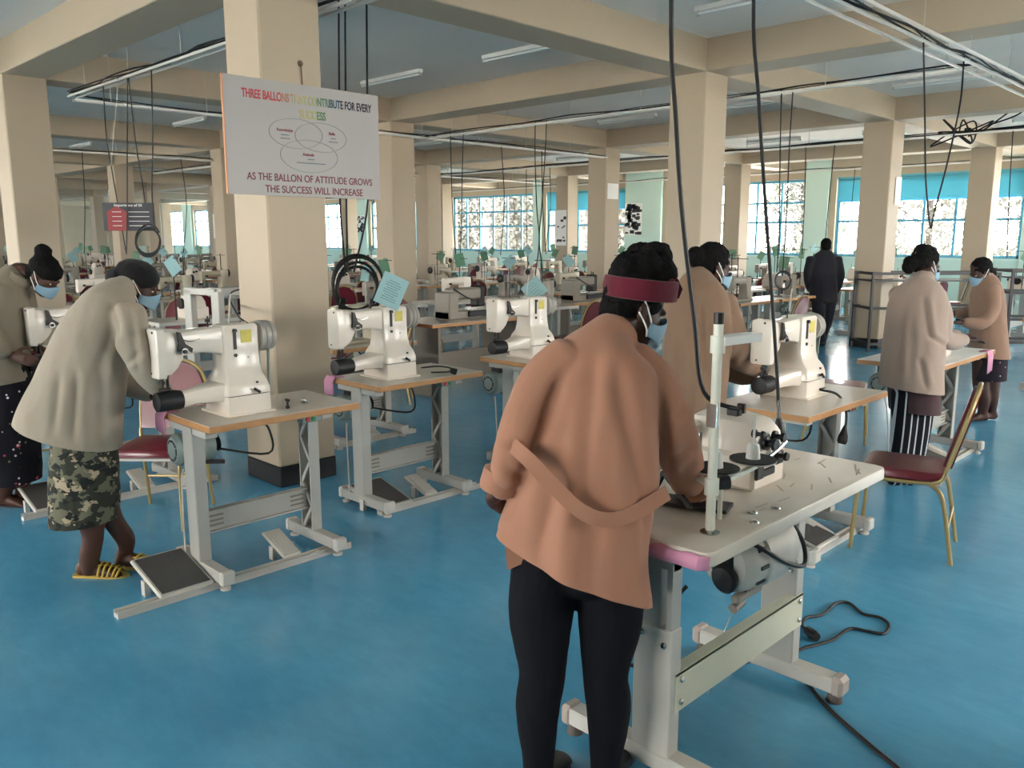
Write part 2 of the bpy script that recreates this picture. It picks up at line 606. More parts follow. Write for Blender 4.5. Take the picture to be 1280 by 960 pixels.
# ---- outside: ground and trees behind the windows
g = MB().span(-160, 90, Y1 + .4, 160, -1.2, -1.0).span(-160, 90, -160, Y0 - .4, -1.2, -1.0).span(X1 + .4, 90, Y0 - .4, Y1 + .4, -1.2, -1.0).span(-160, X0 - .4, Y0 - .4, Y1 + .4, -1.2, -1.0)
struct(g.build('ground', mat('pale_concrete', (232, 226, 216), 0.9, var=.05, scale=.2), smooth=0))
nb = thing('neighbour_building', 'pinkish building wall outside the big blue window', 'building', (-29.5, 29.0, -1.0))
M_NB = mat('pinkish_render', (104, 95, 98), 0.9, var=.15, scale=.5)
MB().span(-6.5, 5.6, 0, 6, 0, 6.2).build('wall', M_NB, nb, smooth=0)
MB().span(-6.8, 5.9, -.3, 6.3, 6.2, 6.4).build('roof', mat('grey_roof', (60, 60, 62), .8), nb, smooth=0)
for k in range(4):
    w_ = MB().span(-5.6 + k * 2.9, -4.4 + k * 2.9, -.03, .02, 1.6, 4.6).build('window', mat('pale_window', (122, 116, 118), .4), nb, smooth=0)
    MB().span(-5.03 + k * 2.9, -4.97 + k * 2.9, -.05, -.02, 1.6, 4.6).build('window_bar', M_NB, w_, smooth=0)
M_LEAF = mat('tree_leaves', (84, 86, 80), 0.9, var=.3, scale=3)
M_BARK = mat('tree_bark', (52, 48, 44), 0.9)
def tree(x, y, h, r, label, seed):
    rnd = random.Random(seed)
    t = thing('tree', label, 'tree', (x, y, -1.0), group='trees outside the windows')
    tr = MB().tube([(0, 0, 0), (.1, 0, h * .4), (-.1, .1, h * .75), (0, 0, h * .95)], .16, 8)
    for k in range(6):
        a = rnd.uniform(0, 6.28); z = h * rnd.uniform(.35, .8)
        tr.tube([(0, 0, z), (math.cos(a) * r * .5, math.sin(a) * r * .5, z + h * .1), (math.cos(a) * r * .85, math.sin(a) * r * .85, z + h * .16)], .05, 5)
    tr.build('trunk', M_BARK, t)
    lf = MB()
    for k in range(3200):
        a = rnd.uniform(0, 6.28); q = rnd.random() ** .5; z = rnd.uniform(.25, 1.0)
        rr = r * q * (1.15 - abs(z - .55) * 1.1)
        c = Vector((math.cos(a) * rr, math.sin(a) * rr, h * z))
        s = rnd.uniform(.05, .14)
        u = Vector((rnd.uniform(-1, 1), rnd.uniform(-1, 1), rnd.uniform(-1, 1))).normalized(); w = u.orthogonal().normalized()
        lf.add([c - u * s, c + w * s * .6, c + u * s, c - w * s * .6], [(0, 1, 2, 3)])
    lf.build('foliage', M_LEAF, t, smooth=0)['kind'] = 'stuff'
for i, (x, y, h, r) in enumerate([(-6.4, 29, 6.5, 1.7), (-10.8, 32, 6.8, 1.9), (-13.9, 29, 5.6, 1.4), (-20.9, 27.4, 6.5, 1.5), (-29.6, 26.3, 7.0, 1.2), (-26.0, 26.6, 7.0, 1.2), (-2.6, 27, 4.6, 1.3)]):
    tree(x, y, h, r, ['leafy tree outside behind the blue blind by the two standing women', 'leafy tree outside right of the wide cream column by the dark rack',
                      'leafy tree outside beside the pale green pilaster near the walking man', 'tall thin tree outside the window left of the blue blinds',
                      'leftmost tall tree outside the middle window', 'tall tree outside the centre of the middle window', 'low tree outside the window at the right edge'][i], 20 + i)

# ================================================================== SEWING TABLES
TZ = 0.82


def leg_frame(root, y, xo=.03, foot=(-.19, .31), truss=True, top=TZ - .035, sd=1):
    """T-shaped leg: foot bar with end caps and pads, channel upright with zigzag web, top bracket"""
    m = MB()
    m.span(xo - .055, xo - .047, y - .03, y + .03, .085, top)          # channel back
    m.span(xo + .047, xo + .055, y - .03, y + .03, .085, top)
    m.span(xo - .05, xo + .05, y - .032 * sd, y - .026 * sd, .085, top)
    if truss:
        z = .10
        s = 1
        while z < top - .12:
            m.beam((xo - .045 * s, y + .02 * sd, z), (xo + .045 * s, y + .02 * sd, z + .13), .012, .02)
            z += .13; s = -s
    else:
        m.span(xo - .05, xo + .05, y + .026, y + .032, .085, top)
    m.span(xo - .20, xo + .20, y - .03, y + .03, top - .03, top)        # bracket under the top
    leg = m.build('leg', M_FRAME, root, smooth=0)
    f = MB().span(foot[0] + .02, foot[1] - .02, y - .032, y + .032, .035, .095, ch=.006).build('foot', M_FRAME, leg)
    for x in (foot[0], foot[1]):
        s = 1 if x == foot[1] else -1
        MB().span(x - .025 * s, x + .012 * s, y - .036, y + .036, .03, .10, ch=.008).build('end_cap', M_PALE, leg)
    for x in (foot[0] + .03, foot[1] - .03):
        MB().lathe([(.026, 0), (.026, .012), (.008, .013), (.008, .04)], (x, y, 0), (0, 0, 1), 12).build('foot_pad', M_PALE, leg)
    return leg


def pedal(root, c, w, l, tilt, board=M_MATGREY):
    """foot treadle: pale tilted tray with dark ribbed mat"""
    R = Matrix.Rotation(tilt, 3, 'Y')
    h = .035 + abs(math.sin(tilt)) * w / 2
    c = Vector((c[0], c[1], h))
    o = MB().box(c, (w, l, .02), rot=R, ch=.008)
    o.span(c.x - .02, c.x + .02, c.y - l / 2 - .01, c.y - l / 2 + .015, .0, h - .005)
    o.span(c.x - .02, c.x + .02, c.y + l / 2 - .015, c.y + l / 2 + .01, .0, h - .005)
    o = o.build('pedal', M_PALE, root)
    MB().box(c + R @ Vector((0, 0, .011)), (w - .04, l - .035, .006), rot=R).build('pedal_mat', board, o)
    return o


def motor(root, c, axis=(0, 1, 0), r=.085, l=.20, m=M_MOTOR, slots=True):
    """clutch motor hung under the table"""
    c, ax = Vector(c), Vector(axis).normalized()
    k = MB().lathe([(r * .35, -l * .62), (r * .8, -l * .58), (r, -l * .48), (r, -l * .1), (r * .9, -l * .06), (r * .9, l * .1), (r, l * .14), (r * .95, l * .42), (r * .6, l * .5), (r * .3, l * .52)], c, ax, 20)
    o = k.build('motor', m, root)
    s = MB()
    side = ax.cross(Vector((0, 0, 1))).normalized()
    if slots:
        for q in range(8):
            a = q * math.pi / 4
            u = side * math.cos(a) + Vector((0, 0, 1)) * math.sin(a)
            t = side * -math.sin(a) + Vector((0, 0, 1)) * math.cos(a)
            p = c - ax * (l * .575) + u * (r * .58)
            MB().beam(p - t * r * .2, p + t * r * .2, .012, .012, up=ax).build('vent_slot', M_BLACK, o)
    MB().box(c + Vector((0, 0, r + .03)), (.09, .09, .08), ch=.005).build('motor_bracket', M_DARKMETAL, o)
    MB().beam(c + Vector((.02, 0, -r * .9)), c + ax * (l * .7) + Vector((.04, 0, -r * 1.15)), .03, .02).build('clutch_arm', M_DARKMETAL, o)
    MB().lathe([(.02, 0), (.045, .004), (.03, .014), (.045, .024), (.02, .028)], c + ax * (l * .52), ax, 16).build('pulley', M_DARKMETAL, o)
    return o


def sewing_table(label, loc, w=.86, d=.55, full=True, group=None, edge=M_WOOD, lam=M_LAM, ped=True, rail=(-.9, .36), pedal_y=-.57, z=TZ, cat='table', legs=None, motor_on=True, rz=0.0):
    t = thing('sewing_table', label, cat, (loc[0], loc[1], 0), rz, group)
    tp = MB().span(-d / 2, d / 2, -w / 2, w / 2, z - .036, z - .003, ch=.004).build('tabletop', edge, t)
    MB().span(-d / 2 + .003, d / 2 - .003, -w / 2 + .003, w / 2 - .003, z - .004, z, ch=.001).build('laminate', lam, tp)
    ly = legs or (-w / 2 + .03 + .0, w / 2 - .18)
    for y in ly:
        leg_frame(t, y, truss=full, top=z - .036, sd=1 if y == ly[0] else -1)
    yb0, yb1 = ly[0] + .03, ly[1] - .03
    c = MB().span(.02, .032, yb0, yb1, .22, .33).span(.0, .05, yb0, yb1, .325, .333).span(.0, .05, yb0, yb1, .217, .225)
    c = c.build('crossbeam', M_FRAME, t, smooth=0)
    if full:
        for zz in (.25, .275, .30):
            for yy in (yb0 + .06, yb1 - .06):
                MB().span(.031, .034, yy - .04, yy + .04, zz - .005, zz + .005).build('slot', M_GREYPANEL, c, smooth=0)
    if ped:
        r = MB().span(.20, .25, rail[0], rail[1], .0, .022).span(.20, .208, rail[0], rail[1], .02, .035).span(.242, .25, rail[0], rail[1], .02, .035)
        r.build('pedal_rail', M_PALE, t, smooth=0)
        pedal(t, (.07, pedal_y), .36, .27, math.radians(14))
        if full:
            pedal(t, (.09, .02), .24, .11, math.radians(20), M_PALE)
    if motor_on:
        motor(t, (-.19, ly[0] + .10, z - .20))
        if full:
            sw = MB().span(.17, .23, .10, .22, z - .075, z - .036, ch=.004).build('switch_box', M_MOTOR, t)
            MB().cyl((.23, .13, z - .056), (.236, .13, z - .056), .012).build('stop_button', M_RED, sw)
            MB().cyl((.23, .165, z - .056), (.236, .165, z - .056), .012).build('start_button', M_GREENBTN, sw)
            rod = MB().tube([(-.16, ly[0] + .02, z - .30), (-.12, ly[0] - .01, .45), (-.06, ly[0] - .04, .09)], .005, 6)
            rod.build('pull_rod', M_PALE, t)
            cb = MB().tube([(-.17, ly[0] + .20, z - .22), (.0, ly[0] + .42, z - .26), (.06, ly[0] + .40, z - .12), (.05, ly[0] + .34, z - .04)], .006, 6)
            cb.build('motor_cable', M_RUBBER, t)
    return t


# ================================================================== SEWING MACHINES
def rect(hx, hy, z, r=.015, cx=0, cy=0):
    pts = []
    for (sx, sy, a0) in ((1, 1, 0), (-1, 1, 90), (-1, -1, 180), (1, -1, 270)):
        for a in (0, 45, 90):
            t = math.radians(a0 + a)
            pts.append(Vector((cx + sx * (hx - r) + r * math.cos(t), cy + sy * (hy - r) + r * math.sin(t), z)))
    return pts


def cylinder_bed_machine(label, loc, group=None, rz=0.0, full=True):
    """white cylinder-bed machine: head towards -Y, handwheel towards +Y"""
    t = thing('sewing_machine', label, 'sewing machine', loc, rz, group)
    MB().span(-.145, .145, -.135, .135, 0, .012, ch=.004).rings([rect(.13, .12, .01), rect(.128, .118, .098)]).build('base', M_MACH, t)
    MB().rings([rect(.122, .112, .096), rect(.122, .112, .104)]).build('seam', M_DARKMETAL, t)
    up = MB().rings([rect(.13, .12, .103), rect(.128, .118, .135), rect(.118, .108, .17), rect(.088, .10, .205), rect(.074, .098, .25), rect(.070, .096, .33), rect(.070, .096, .44), rect(.062, .088, .452)])
    up = up.build('column', M_MACH, t)
    def yr(y, hx, z0, z1, r=.02):
        return [Vector((p.x, y, p.y)) for p in rect(hx, (z1 - z0) / 2, 0, r, 0, (z0 + z1) / 2)]
    MB().rings([yr(-.05, .058, .285, .448), yr(-.12, .055, .315, .447), yr(-.20, .053, .325, .443), yr(-.30, .055, .325, .44)]).build('arm', M_MACH, t)
    hd = MB().rings([yr(-.425, .052, .225, .45, .014), yr(-.42, .058, .218, .456, .016), yr(-.385, .06, .215, .458, .016)])
    hd.rings([yr(-.385, .055, .225, .45, .03), yr(-.36, .058, .222, .452, .04), yr(-.32, .056, .25, .45, .05), yr(-.29, .048, .29, .445, .05)])
    hd = hd.build('head', M_MACH, t)
    MB().cyl((.02, -.428, .44), (.02, -.421, .44), .006).build('screw', M_DARKMETAL, hd)
    MB().cyl((-.02, -.428, .24), (-.02, -.421, .24), .005).build('screw', M_DARKMETAL, hd)
    b = MB().rings([yr(-.10, .10, .07, .165), yr(-.16, .075, .075, .16), yr(-.24, .052, .07, .148, .03), yr(-.30, .048, .06, .142, .035)])
    b.build('bed', M_MACH, t)
    MB().lathe([(.03, 0), (.046, .004), (.048, .02), (.048, .11), (.046, .125), (.04, .128)], (0, -.425, .10), (0, 1, 0), 20).build('bed_sleeve', M_RUBBER, t)
    nb = MB().cyl((0, -.385, .225), (0, -.385, .148), .006).cyl((.0, -.36, .225), (0, -.36, .16), .007).span(-.014, .014, -.40, -.35, .15, .165, ch=.003)
    nb.cyl((0, -.385, .20), (0, -.385, .185), .013)
    nb.build('needle_bar', M_DARKMETAL, t)
    MB().lathe([(.04, -.02), (.04, .0), (.06, .004), (.078, .012), (.08, .03), (.075, .034), (.08, .04), (.08, .06), (.075, .064), (.078, .07), (.074, .09), (.06, .1), (.03, .104)], (0, .105, .38), (0, 1, 0), 28).build('handwheel', M_WHEEL, t)
    if full:
        tn = MB().cyl((.055, -.30, .345), (.085, -.30, .345), .017, .017, 14)
        tn.build('tension_disc', M_STEEL, hd)
        lv = MB().prism([(-.02, .0), (.02, .01), (.05, -.01), (.055, .01), (.02, .035), (.0, .09), (-.018, .095), (-.012, .04)], (.06, -.31, .345), (0, 1, 0), (0, 0, 1), (.012, 0, 0))
        lv.cyl((.085, -.30, .345), (.095, -.30, .345), .009)
        lv.build('tension_lever', M_DARKMETAL, hd)
        MB().tube([(.06, -.30, .40), (.075, -.26, .39), (.078, -.22, .40)], .0025, 5).build('thread_guide', M_STEEL, t)
        lb = MB().span(.0695, .072, -.005, .055, .36, .425).build('warning_label', M_YELLOW, up)
        sp = MB().span(.0695, .076, -.045, -.03, .33, .42).cyl((.07, -.038, .425), (.085, -.038, .425), .01).cyl((.07, -.038, .30), (.078, -.038, .30), .009)
        sp.build('stitch_lever', M_DARKMETAL, up)
        MB().cyl((.07, .03, .285), (.0735, .03, .285), .004).span(.12, .128, .04, .05, .155, .165).build('screw', M_DARKMETAL, up)
        MB().tube([(.125, .03, .125), (.15, .03, .122)], .006, 6, 0).tube([(.148, .015, .132), (.148, .045, .112)], .008, 6, 0).build('thumb_screw', M_DARKMETAL, t)
        bg_ = MB().beam((.055, .155, .38), (.035, .155, .02), .02, .006, up=(0, 1, 0)).beam((-.055, .155, .38), (-.035, .155, .02), .02, .006, up=(0, 1, 0))
        bg_.build('drive_belt', M_MOTOR, t)
        MB().cyl((0, -.14, .44), (0, -.14, .50), .004).cyl((0, -.14, .47), (0, -.14, .485), .014).build('thread_pin', M_DARKMETAL, t)
        MB().tube([(-.06, .0, .44), (-.06, .02, .60)], .004, 6, 0).build('oil_pin', M_PALE, t)
    return t


def lockstitch_parts(body, wheel, dark, x=0.0):
    """flat-bed machine; bed along Y, head at -Y"""
    def yr(y, hx, z0, z1, r=.02):
        return [Vector((p.x, y, p.y)) for p in rect(hx, (z1 - z0) / 2, 0, r, 0, (z0 + z1) / 2)]
    body.span(-.09, .09, -.25, .25, 0, .03, ch=.006)
    body.rings([rect(.085, .065, .03, cy=.17), rect(.07, .06, .12, cy=.17), rect(.065, .075, .24, cy=.17), rect(.06, .075, .33, cy=.17)])
    body.rings([yr(.20, .06, .20, .335), yr(.05, .055, .235, .33), yr(-.12, .052, .23, .325), yr(-.20, .05, .15, .325), yr(-.235, .045, .14, .32)])
    wheel.lathe([(.03, 0), (.062, .006), (.065, .03), (.05, .04), (.02, .042)], (0, .245, .28), (0, 1, 0), 16)
    dark.cyl((0, -.20, .15), (0, -.20, .035), .007, .007, 8)
    dark.span(-.012, .012, -.225, -.175, .03, .045)
    dark.cyl((.05, -.16, .24), (.085, -.16, .24), .016, .016, 10)
    dark.tube([(-.07, .2, .03), (-.07, .2, .36)], .006, 6, 0)


def thread_stand(dark, h=.62, x=-.16, y=.22):
    dark.cyl((x, y, 0), (x, y, h), .008, .008, 8)
    dark.beam((x - .12, y, h - .03), (x + .16, y, h - .03), .01, .01)
    dark.beam((x - .12, y, h * .35), (x + .12, y, h * .35), .012, .01)
    for k in (-.1, .1):
        dark.cyl((x + k, y, h * .35), (x + k, y, h * .35 + .08), .005, .005, 6)


def lockstitch_machine(label, loc, m, group=None, rz=0.0, parts=True, stand=True):
    b, w, d, s = MB(), MB(), MB(), MB()
    lockstitch_parts(b, w, d)
    if stand:
        thread_stand(s)
    if parts:
        t = thing('sewing_machine', label, 'sewing machine', loc, rz, group)
        b.build('machine_body', m, t); w.build('handwheel', M_DARKMETAL, t); d.build('needle_bar', M_DARKMETAL, t)
        if stand:
            s.build('thread_stand', M_MACH3, t)
        return t
    return None


def overlock_machine(label, loc, m=M_MACH, group=None, rz=0.0, full=True):
    """boxy overlock machine facing -Y"""
    t = thing('overlock_machine', label, 'sewing machine', loc, rz, group)
    bd = MB().span(-.16, .15, -.10, .13, 0, .13, ch=.012)
    bd.rings([rect(.15, .10, .12, cx=.0, cy=.02), rect(.14, .095, .19, cx=.0, cy=.02), rect(.12, .075, .235, cx=-.01, cy=.02), rect(.09, .05, .25, cx=-.02, cy=.02)])
    bd.build('machine_body', m, t)
    MB().box((-.12, -.06, .19), (.07, .16, .06), ch=.015).build('looper_cover', m, t)
    if full:
        for (x, y, z, r) in ((.151, -.03, .17, .026), (.151, .03, .185, .02), (.151, .06, .11, .018), (.13, -.08, .21, .015)):
            MB().lathe([(r, 0), (r, .012), (r * .5, .016), (r * .5, .03), (r * .9, .034), (r * .8, .045)], (x, y, z), (1, 0, 0), 14).build('tension_knob', M_DARKMETAL, t)
        for c, s in (((.155, .075, .10), (.012, .05, .05)), ((.156, -.07, .08), (.014, .05, .07)), ((.153, .0, .06), (.01, .09, .03))):
            MB().box(c, s, ch=.004).build('looper', M_DARKMETAL, t)
        MB().tube([(.165, -.10, .11), (.17, .0, .13), (.165, .10, .155)], .007, 8).cyl((.13, .10, .235), (.13, .10, .30), .006).build('guide_bar', M_STEEL, t)
        MB().lathe([(.03, 0), (.06, .006), (.062, .03), (.03, .038)], (.0, .13, .17), (0, 1, 0), 18).build('handwheel', M_BLACK, t)
        MB().cyl((-.03, -.16, .05), (-.03, -.16, .2), .007).box((-.03, -.16, .05), (.03, .07, .012)).build('presser_foot', M_STEEL, t)
        MB().box((.02, -.02, .26), (.05, .03, .03), ch=.005).box((.02, .03, .265), (.03, .02, .04), ch=.004).build('thread_take_up', M_DARKMETAL, t)
    return t


def bartack_machine(label, loc, group=None, rz=0.0):
    """grey pattern tacker: tall column at -Y, arm to a dark head at +Y, wide dark feed plate"""
    t = thing('bartack_machine', label, 'sewing machine', loc, rz, group)
    MB().span(-.13, .13, -.30, -.16, 0, .30, ch=.012).span(-.12, .12, -.30, .20, 0, .09, ch=.01).build('machine_body', M_MACH3, t)
    MB().span(-.09, .09, -.20, .22, .21, .34, ch=.02).build('arm', M_MACH3, t)
    MB().span(-.07, .07, .18, .30, .12, .36, ch=.015).cyl((.03, .24, .36), (.03, .24, .40), .01).cyl((-.02, .26, .36), (-.02, .26, .41), .008).build('head', M_DARKMETAL, t)
    MB().span(-.14, .14, .0, .36, .085, .10, ch=.004).span(-.05, .05, .1, .3, .10, .12).build('feed_plate', M_STEEL, t)
    MB().span(-.15, .15, -.02, .36, .02, .085, ch=.006).build('feed_box', M_BLACK, t)
    MB().tube([(.08, -.2, .34), (.14, -.05, .24), (.13, .1, .2), (.06, .2, .22)], .008, 6).build('air_hose', M_RUBBER, t)
    return t


# ================================================================== BANQUET CHAIRS
def chair(label, loc, rz=0.0, group=None, full=True):
    """stacking banquet chair, front towards +X: gold tube frame, maroon padded seat and rounded back"""
    t = thing('banquet_chair', label, 'chair', loc, rz, group)
    sg = 1
    def pad(r0, z0, z1):
        out = []
        for (s, z) in ((.9, z0), (1.0, z0 + .012), (1.0, z1 - .02), (.95, z1 - .005), (.8, z1)):
            out.append(rect(.21 * s, .20 * s, z, .06 * s))
        return out
    MB().rings(pad(1, .425, .485)).build('seat', M_MAROON, t)
    if full:
        MB().span(-.19, .19, -.185, .185, .412, .426).build('seat_board', M_PALE, t)
    prof = [(-.19, .0), (-.2, .16), (-.19, .27), (-.15, .36), (-.08, .41), (0, .425), (.08, .41), (.15, .36), (.19, .27), (.2, .16), (.19, 0)]
    up = Vector((-.26, 0, 1)).normalized(); nrm = Vector((1, 0, .26)).normalized()
    o = Vector((-.215, 0, .52))
    MB().prism(prof, o - nrm * .02, (0, 1, 0), up, nrm * .045).build('backrest', M_MAROON, t)
    for s in (-1, 1):
        fr = MB().tube([(.17, .19 * s, .425), (.205, .20 * s, .39), (.215, .20 * s, .30), (.23, .205 * s, 0)], .011, 8)
        fr.build('leg', M_GOLD, t)
        r = MB().tube([(-.13, .19 * s, .425), (-.19, .20 * s, .38), (-.22, .20 * s, .28), (-.27, .205 * s, 0)], .011, 8)
        r.build('leg', M_GOLD, t)
    for s in (-1, 1):
        MB().tube([(.17, .19 * s, .418), (-.05, .19 * s, .418), (-.18, .20 * s, .44), (-.215, .205 * s, .52)], .011, 8).build('side_rail', M_GOLD, t)
    f = MB()
    pts = [o + Vector((0, 1, 0)) * (a * 1.05) + up * (b * 1.03) for a, b in prof]
    f.tube(pts, .012, 8, 3)
    f.build('back_frame', M_GOLD, t)
    MB().tube([(-.24, -.203, .2), (-.24, .203, .2)], .008, 6, 0).build('stretcher', M_GOLD, t)
    return t


def card(name, label, p, w, h, rz, tilt, m, group=None, lines=0, th=.002):
    """paper card hung from a stand, tilted in its plane"""
    R = Matrix.Rotation(tilt, 3, 'Y')
    b = MB().box((0, 0, 0), (w, th, h), rot=R)
    if not lines:
        o = b.build(name, m, None, smooth=0)
        o.location = p
        o.rotation_euler = (0, 0, rz)
        return tag(o, label, 'card', group)
    t = thing(name, label, 'card', p, rz, group)
    b.build('sheet', m, t, smooth=0)
    l = MB()
    for k in range(lines):
        l.box(R @ Vector((0, -th * .7, h * .30 - k * h * .6 / max(1, lines - 1))), (w * .6 * (1 if k % 3 else .7), th * .3, h * .022), rot=R)
    l.build('printed_lines', M_INK, t, smooth=0)
    return t

# ================================================================== THE NEAR WORKSTATIONS
MPOS = (0.0, -.14)     # machine base centre on its table
# first row: the three white cylinder-bed machines in a line, and the one of the woman at the left edge
sewing_table('wood-edged sewing table beside the sign column, with the woman in camouflage skirt', (-4.005, 2.175), full=True)
cylinder_bed_machine('white cylinder-bed machine worked by the woman in camouflage skirt', (-3.995, 2.035, TZ))
sewing_table('wood-edged sewing table right of the sign column, nobody at it', (-4.32, 3.40), rail=(-.42, .42), pedal_y=-.30)
cylinder_bed_machine('white cylinder-bed machine with blue card above, right of the sign column', (-4.32, 3.26, TZ))
sewing_table('wood-edged sewing table half hidden behind the peach-coated woman', (-4.30, 4.72), rail=(-.42, .42), pedal_y=-.30)
cylinder_bed_machine('white cylinder-bed machine just left of the peach-coated woman', (-4.30, 4.58, TZ))
sewing_table('sewing table of the woman at the left edge of the picture', (-5.80, 2.14), rail=(-.75, .5), pedal_y=-.55)
cylinder_bed_machine('white cylinder-bed machine at the left edge, by the woman in flowered skirt', (-5.80, 2.00, TZ))
sewing_table('wood-edged sewing table with the machine in front of the brown-coated woman', (-2.09, 4.47), w=1.02, legs=(-.40, .30), rail=(-.45, .5), pedal_y=-.1)
cylinder_bed_machine('white cylinder-bed machine worked by the brown-coated woman', (-2.155, 4.49, TZ))
sewing_table('wood-edged sewing table seen behind the blue-carded machine', (-5.95, 4.15), rail=(-.42, .42))
lockstitch_machine('cream flat-bed machine behind the blue-carded white machine', (-5.95, 4.15, TZ), M_MACH2)
t8 = sewing_table('pale table between the two women standing at the right', (-2.2, 6.82), w=1.3, d=.58, legs=(-.45, .45), lam=M_WHITE, edge=M_WOOD, rail=(-.5, .5), pedal_y=-.2)
overlock_machine('small machine hidden between the two standing women', (-2.2, 6.72, TZ), full=False)

# small bits lying on the two wood-edged tables
def clip(label, p, kind=0):
    if kind == 0:
        m = MB().lathe([(.012, 0), (.016, .008), (.014, .02), (.006, .026)], (0, 0, 0), (0, 0, 1), 12).box((.02, 0, .01), (.03, .012, .012), ch=.003)
        mm = M_STEEL
    else:
        m = MB().cyl((0, 0, 0), (0, 0, .05), .006).box((0, 0, .045), (.035, .014, .014), ch=.004).box((0, 0, .008), (.02, .02, .016), ch=.004)
        mm = M_DARKMETAL
    o = mesh_thing(m, 'table_fitting', mm, label, 'fitting')
    o.location = p
clip('small steel bobbin winder on the table by the sign column', (-3.93, 2.38, TZ))
clip('black thumb screw upright on the table by the sign column', (-3.86, 2.24, TZ), 1)

# pink cloths clipped to the table corners
def pink_cloth(label, pts, th=.004):
    """little cloth folded over the edge: strip through the points, with width vector"""
    m = MB()
    n = 6
    for k in range(len(pts) - 1):
        pass
    rows = [(Vector(a), Vector(b)) for a, b in pts]
    vs, fs = [], []
    for a, b in rows:
        for q in range(n + 1):
            vs.append(a.lerp(b, q / n) + Vector((0, 0, .003 * math.sin(q * 2.1))))
    for i in range(len(rows) - 1):
        for q in range(n):
            a = i * (n + 1) + q
            fs.append((a, a + 1, a + n + 2, a + n + 1))
    m.add(vs, fs)
    o = mesh_thing(m, 'pink_cloth', M_PINK, label, 'cloth', 'pink cloths on the table edges')
    md = o.modifiers.new('thickness', 'SOLIDIFY'); md.thickness = th
    return o
x, y = -4.28, 1.745
pink_cloth('pink cloth hanging off the table corner by the camouflage skirt', [((x + .01, y + .06, TZ + .006), (x + .10, y + .06, TZ + .006)), ((x - .01, y - .006, TZ + .008), (x + .10, y - .006, TZ + .008)), ((x - .02, y - .02, TZ - .02), (x + .09, y - .02, TZ - .02)), ((x - .02, y - .022, TZ - .10), (x + .09, y - .018, TZ - .11))])
x, y = -4.595, 2.97
pink_cloth('pink cloth hanging off the table corner right of the sign column', [((x + .01, y + .06, TZ + .006), (x + .09, y + .06, TZ + .006)), ((x - .01, y - .006, TZ + .008), (x + .09, y - .006, TZ + .008)), ((x - .02, y - .02, TZ - .02), (x + .08, y - .02, TZ - .02)), ((x - .02, y - .022, TZ - .12), (x + .08, y - .018, TZ - .11))])
x, y = -1.905, 7.30
pink_cloth('pink cloth hanging off the pale table beside the standing woman', [((x - .06, y - .07, TZ + .006), (x - .06, y + .07, TZ + .006)), ((x - .005, y - .07, TZ + .008), (x - .005, y + .07, TZ + .008)), ((x + .012, y - .08, TZ - .03), (x + .012, y + .06, TZ - .03)), ((x + .014, y - .07, TZ - .17), (x + .014, y + .05, TZ - .15))])

# loose plug and lead on the second table
mesh_thing(MB().tube([(-4.20, 3.42, TZ + .05), (-4.12, 3.50, TZ + .06), (-4.08, 3.58, TZ + .04), (-4.13, 3.60, TZ + .012), (-4.2, 3.50, TZ + .01)], .005, 6)
           .lathe([(.008, 0), (.02, .012), (.022, .045), (.012, .05)], (-4.09, 3.57, TZ + .03), (.6, .6, -.25), 10), 'power_lead', M_RUBBER,
           'short black plug lead lying beside the blue-carded machine', 'cable')

# blue cards by the second and third machine
card('instruction_card', 'large tilted pale blue card above the machine right of the sign column', P(489, 364, 5.15), .165, .20, math.radians(38), math.radians(24), M_BLUECARD, lines=9)
mesh_thing(MB().tube([(-4.38, 3.34, TZ + .44), (-4.39, 3.34, TZ + .62)], .004, 6, 0), 'card_holder', M_PALE, 'thin rod holding the large blue card', 'holder')
card('instruction_card', 'pale blue card left of the hanging cable by the third white machine', P(668, 362, 6.5), .16, .15, math.radians(40), math.radians(-40), M_BLUECARD, lines=5)
card('plastic_sleeve', 'small shiny card above the large blue card by the cream column', (-6.10, 4.36, 1.40), .07, .14, math.radians(60), math.radians(10), M_BLUECARD)

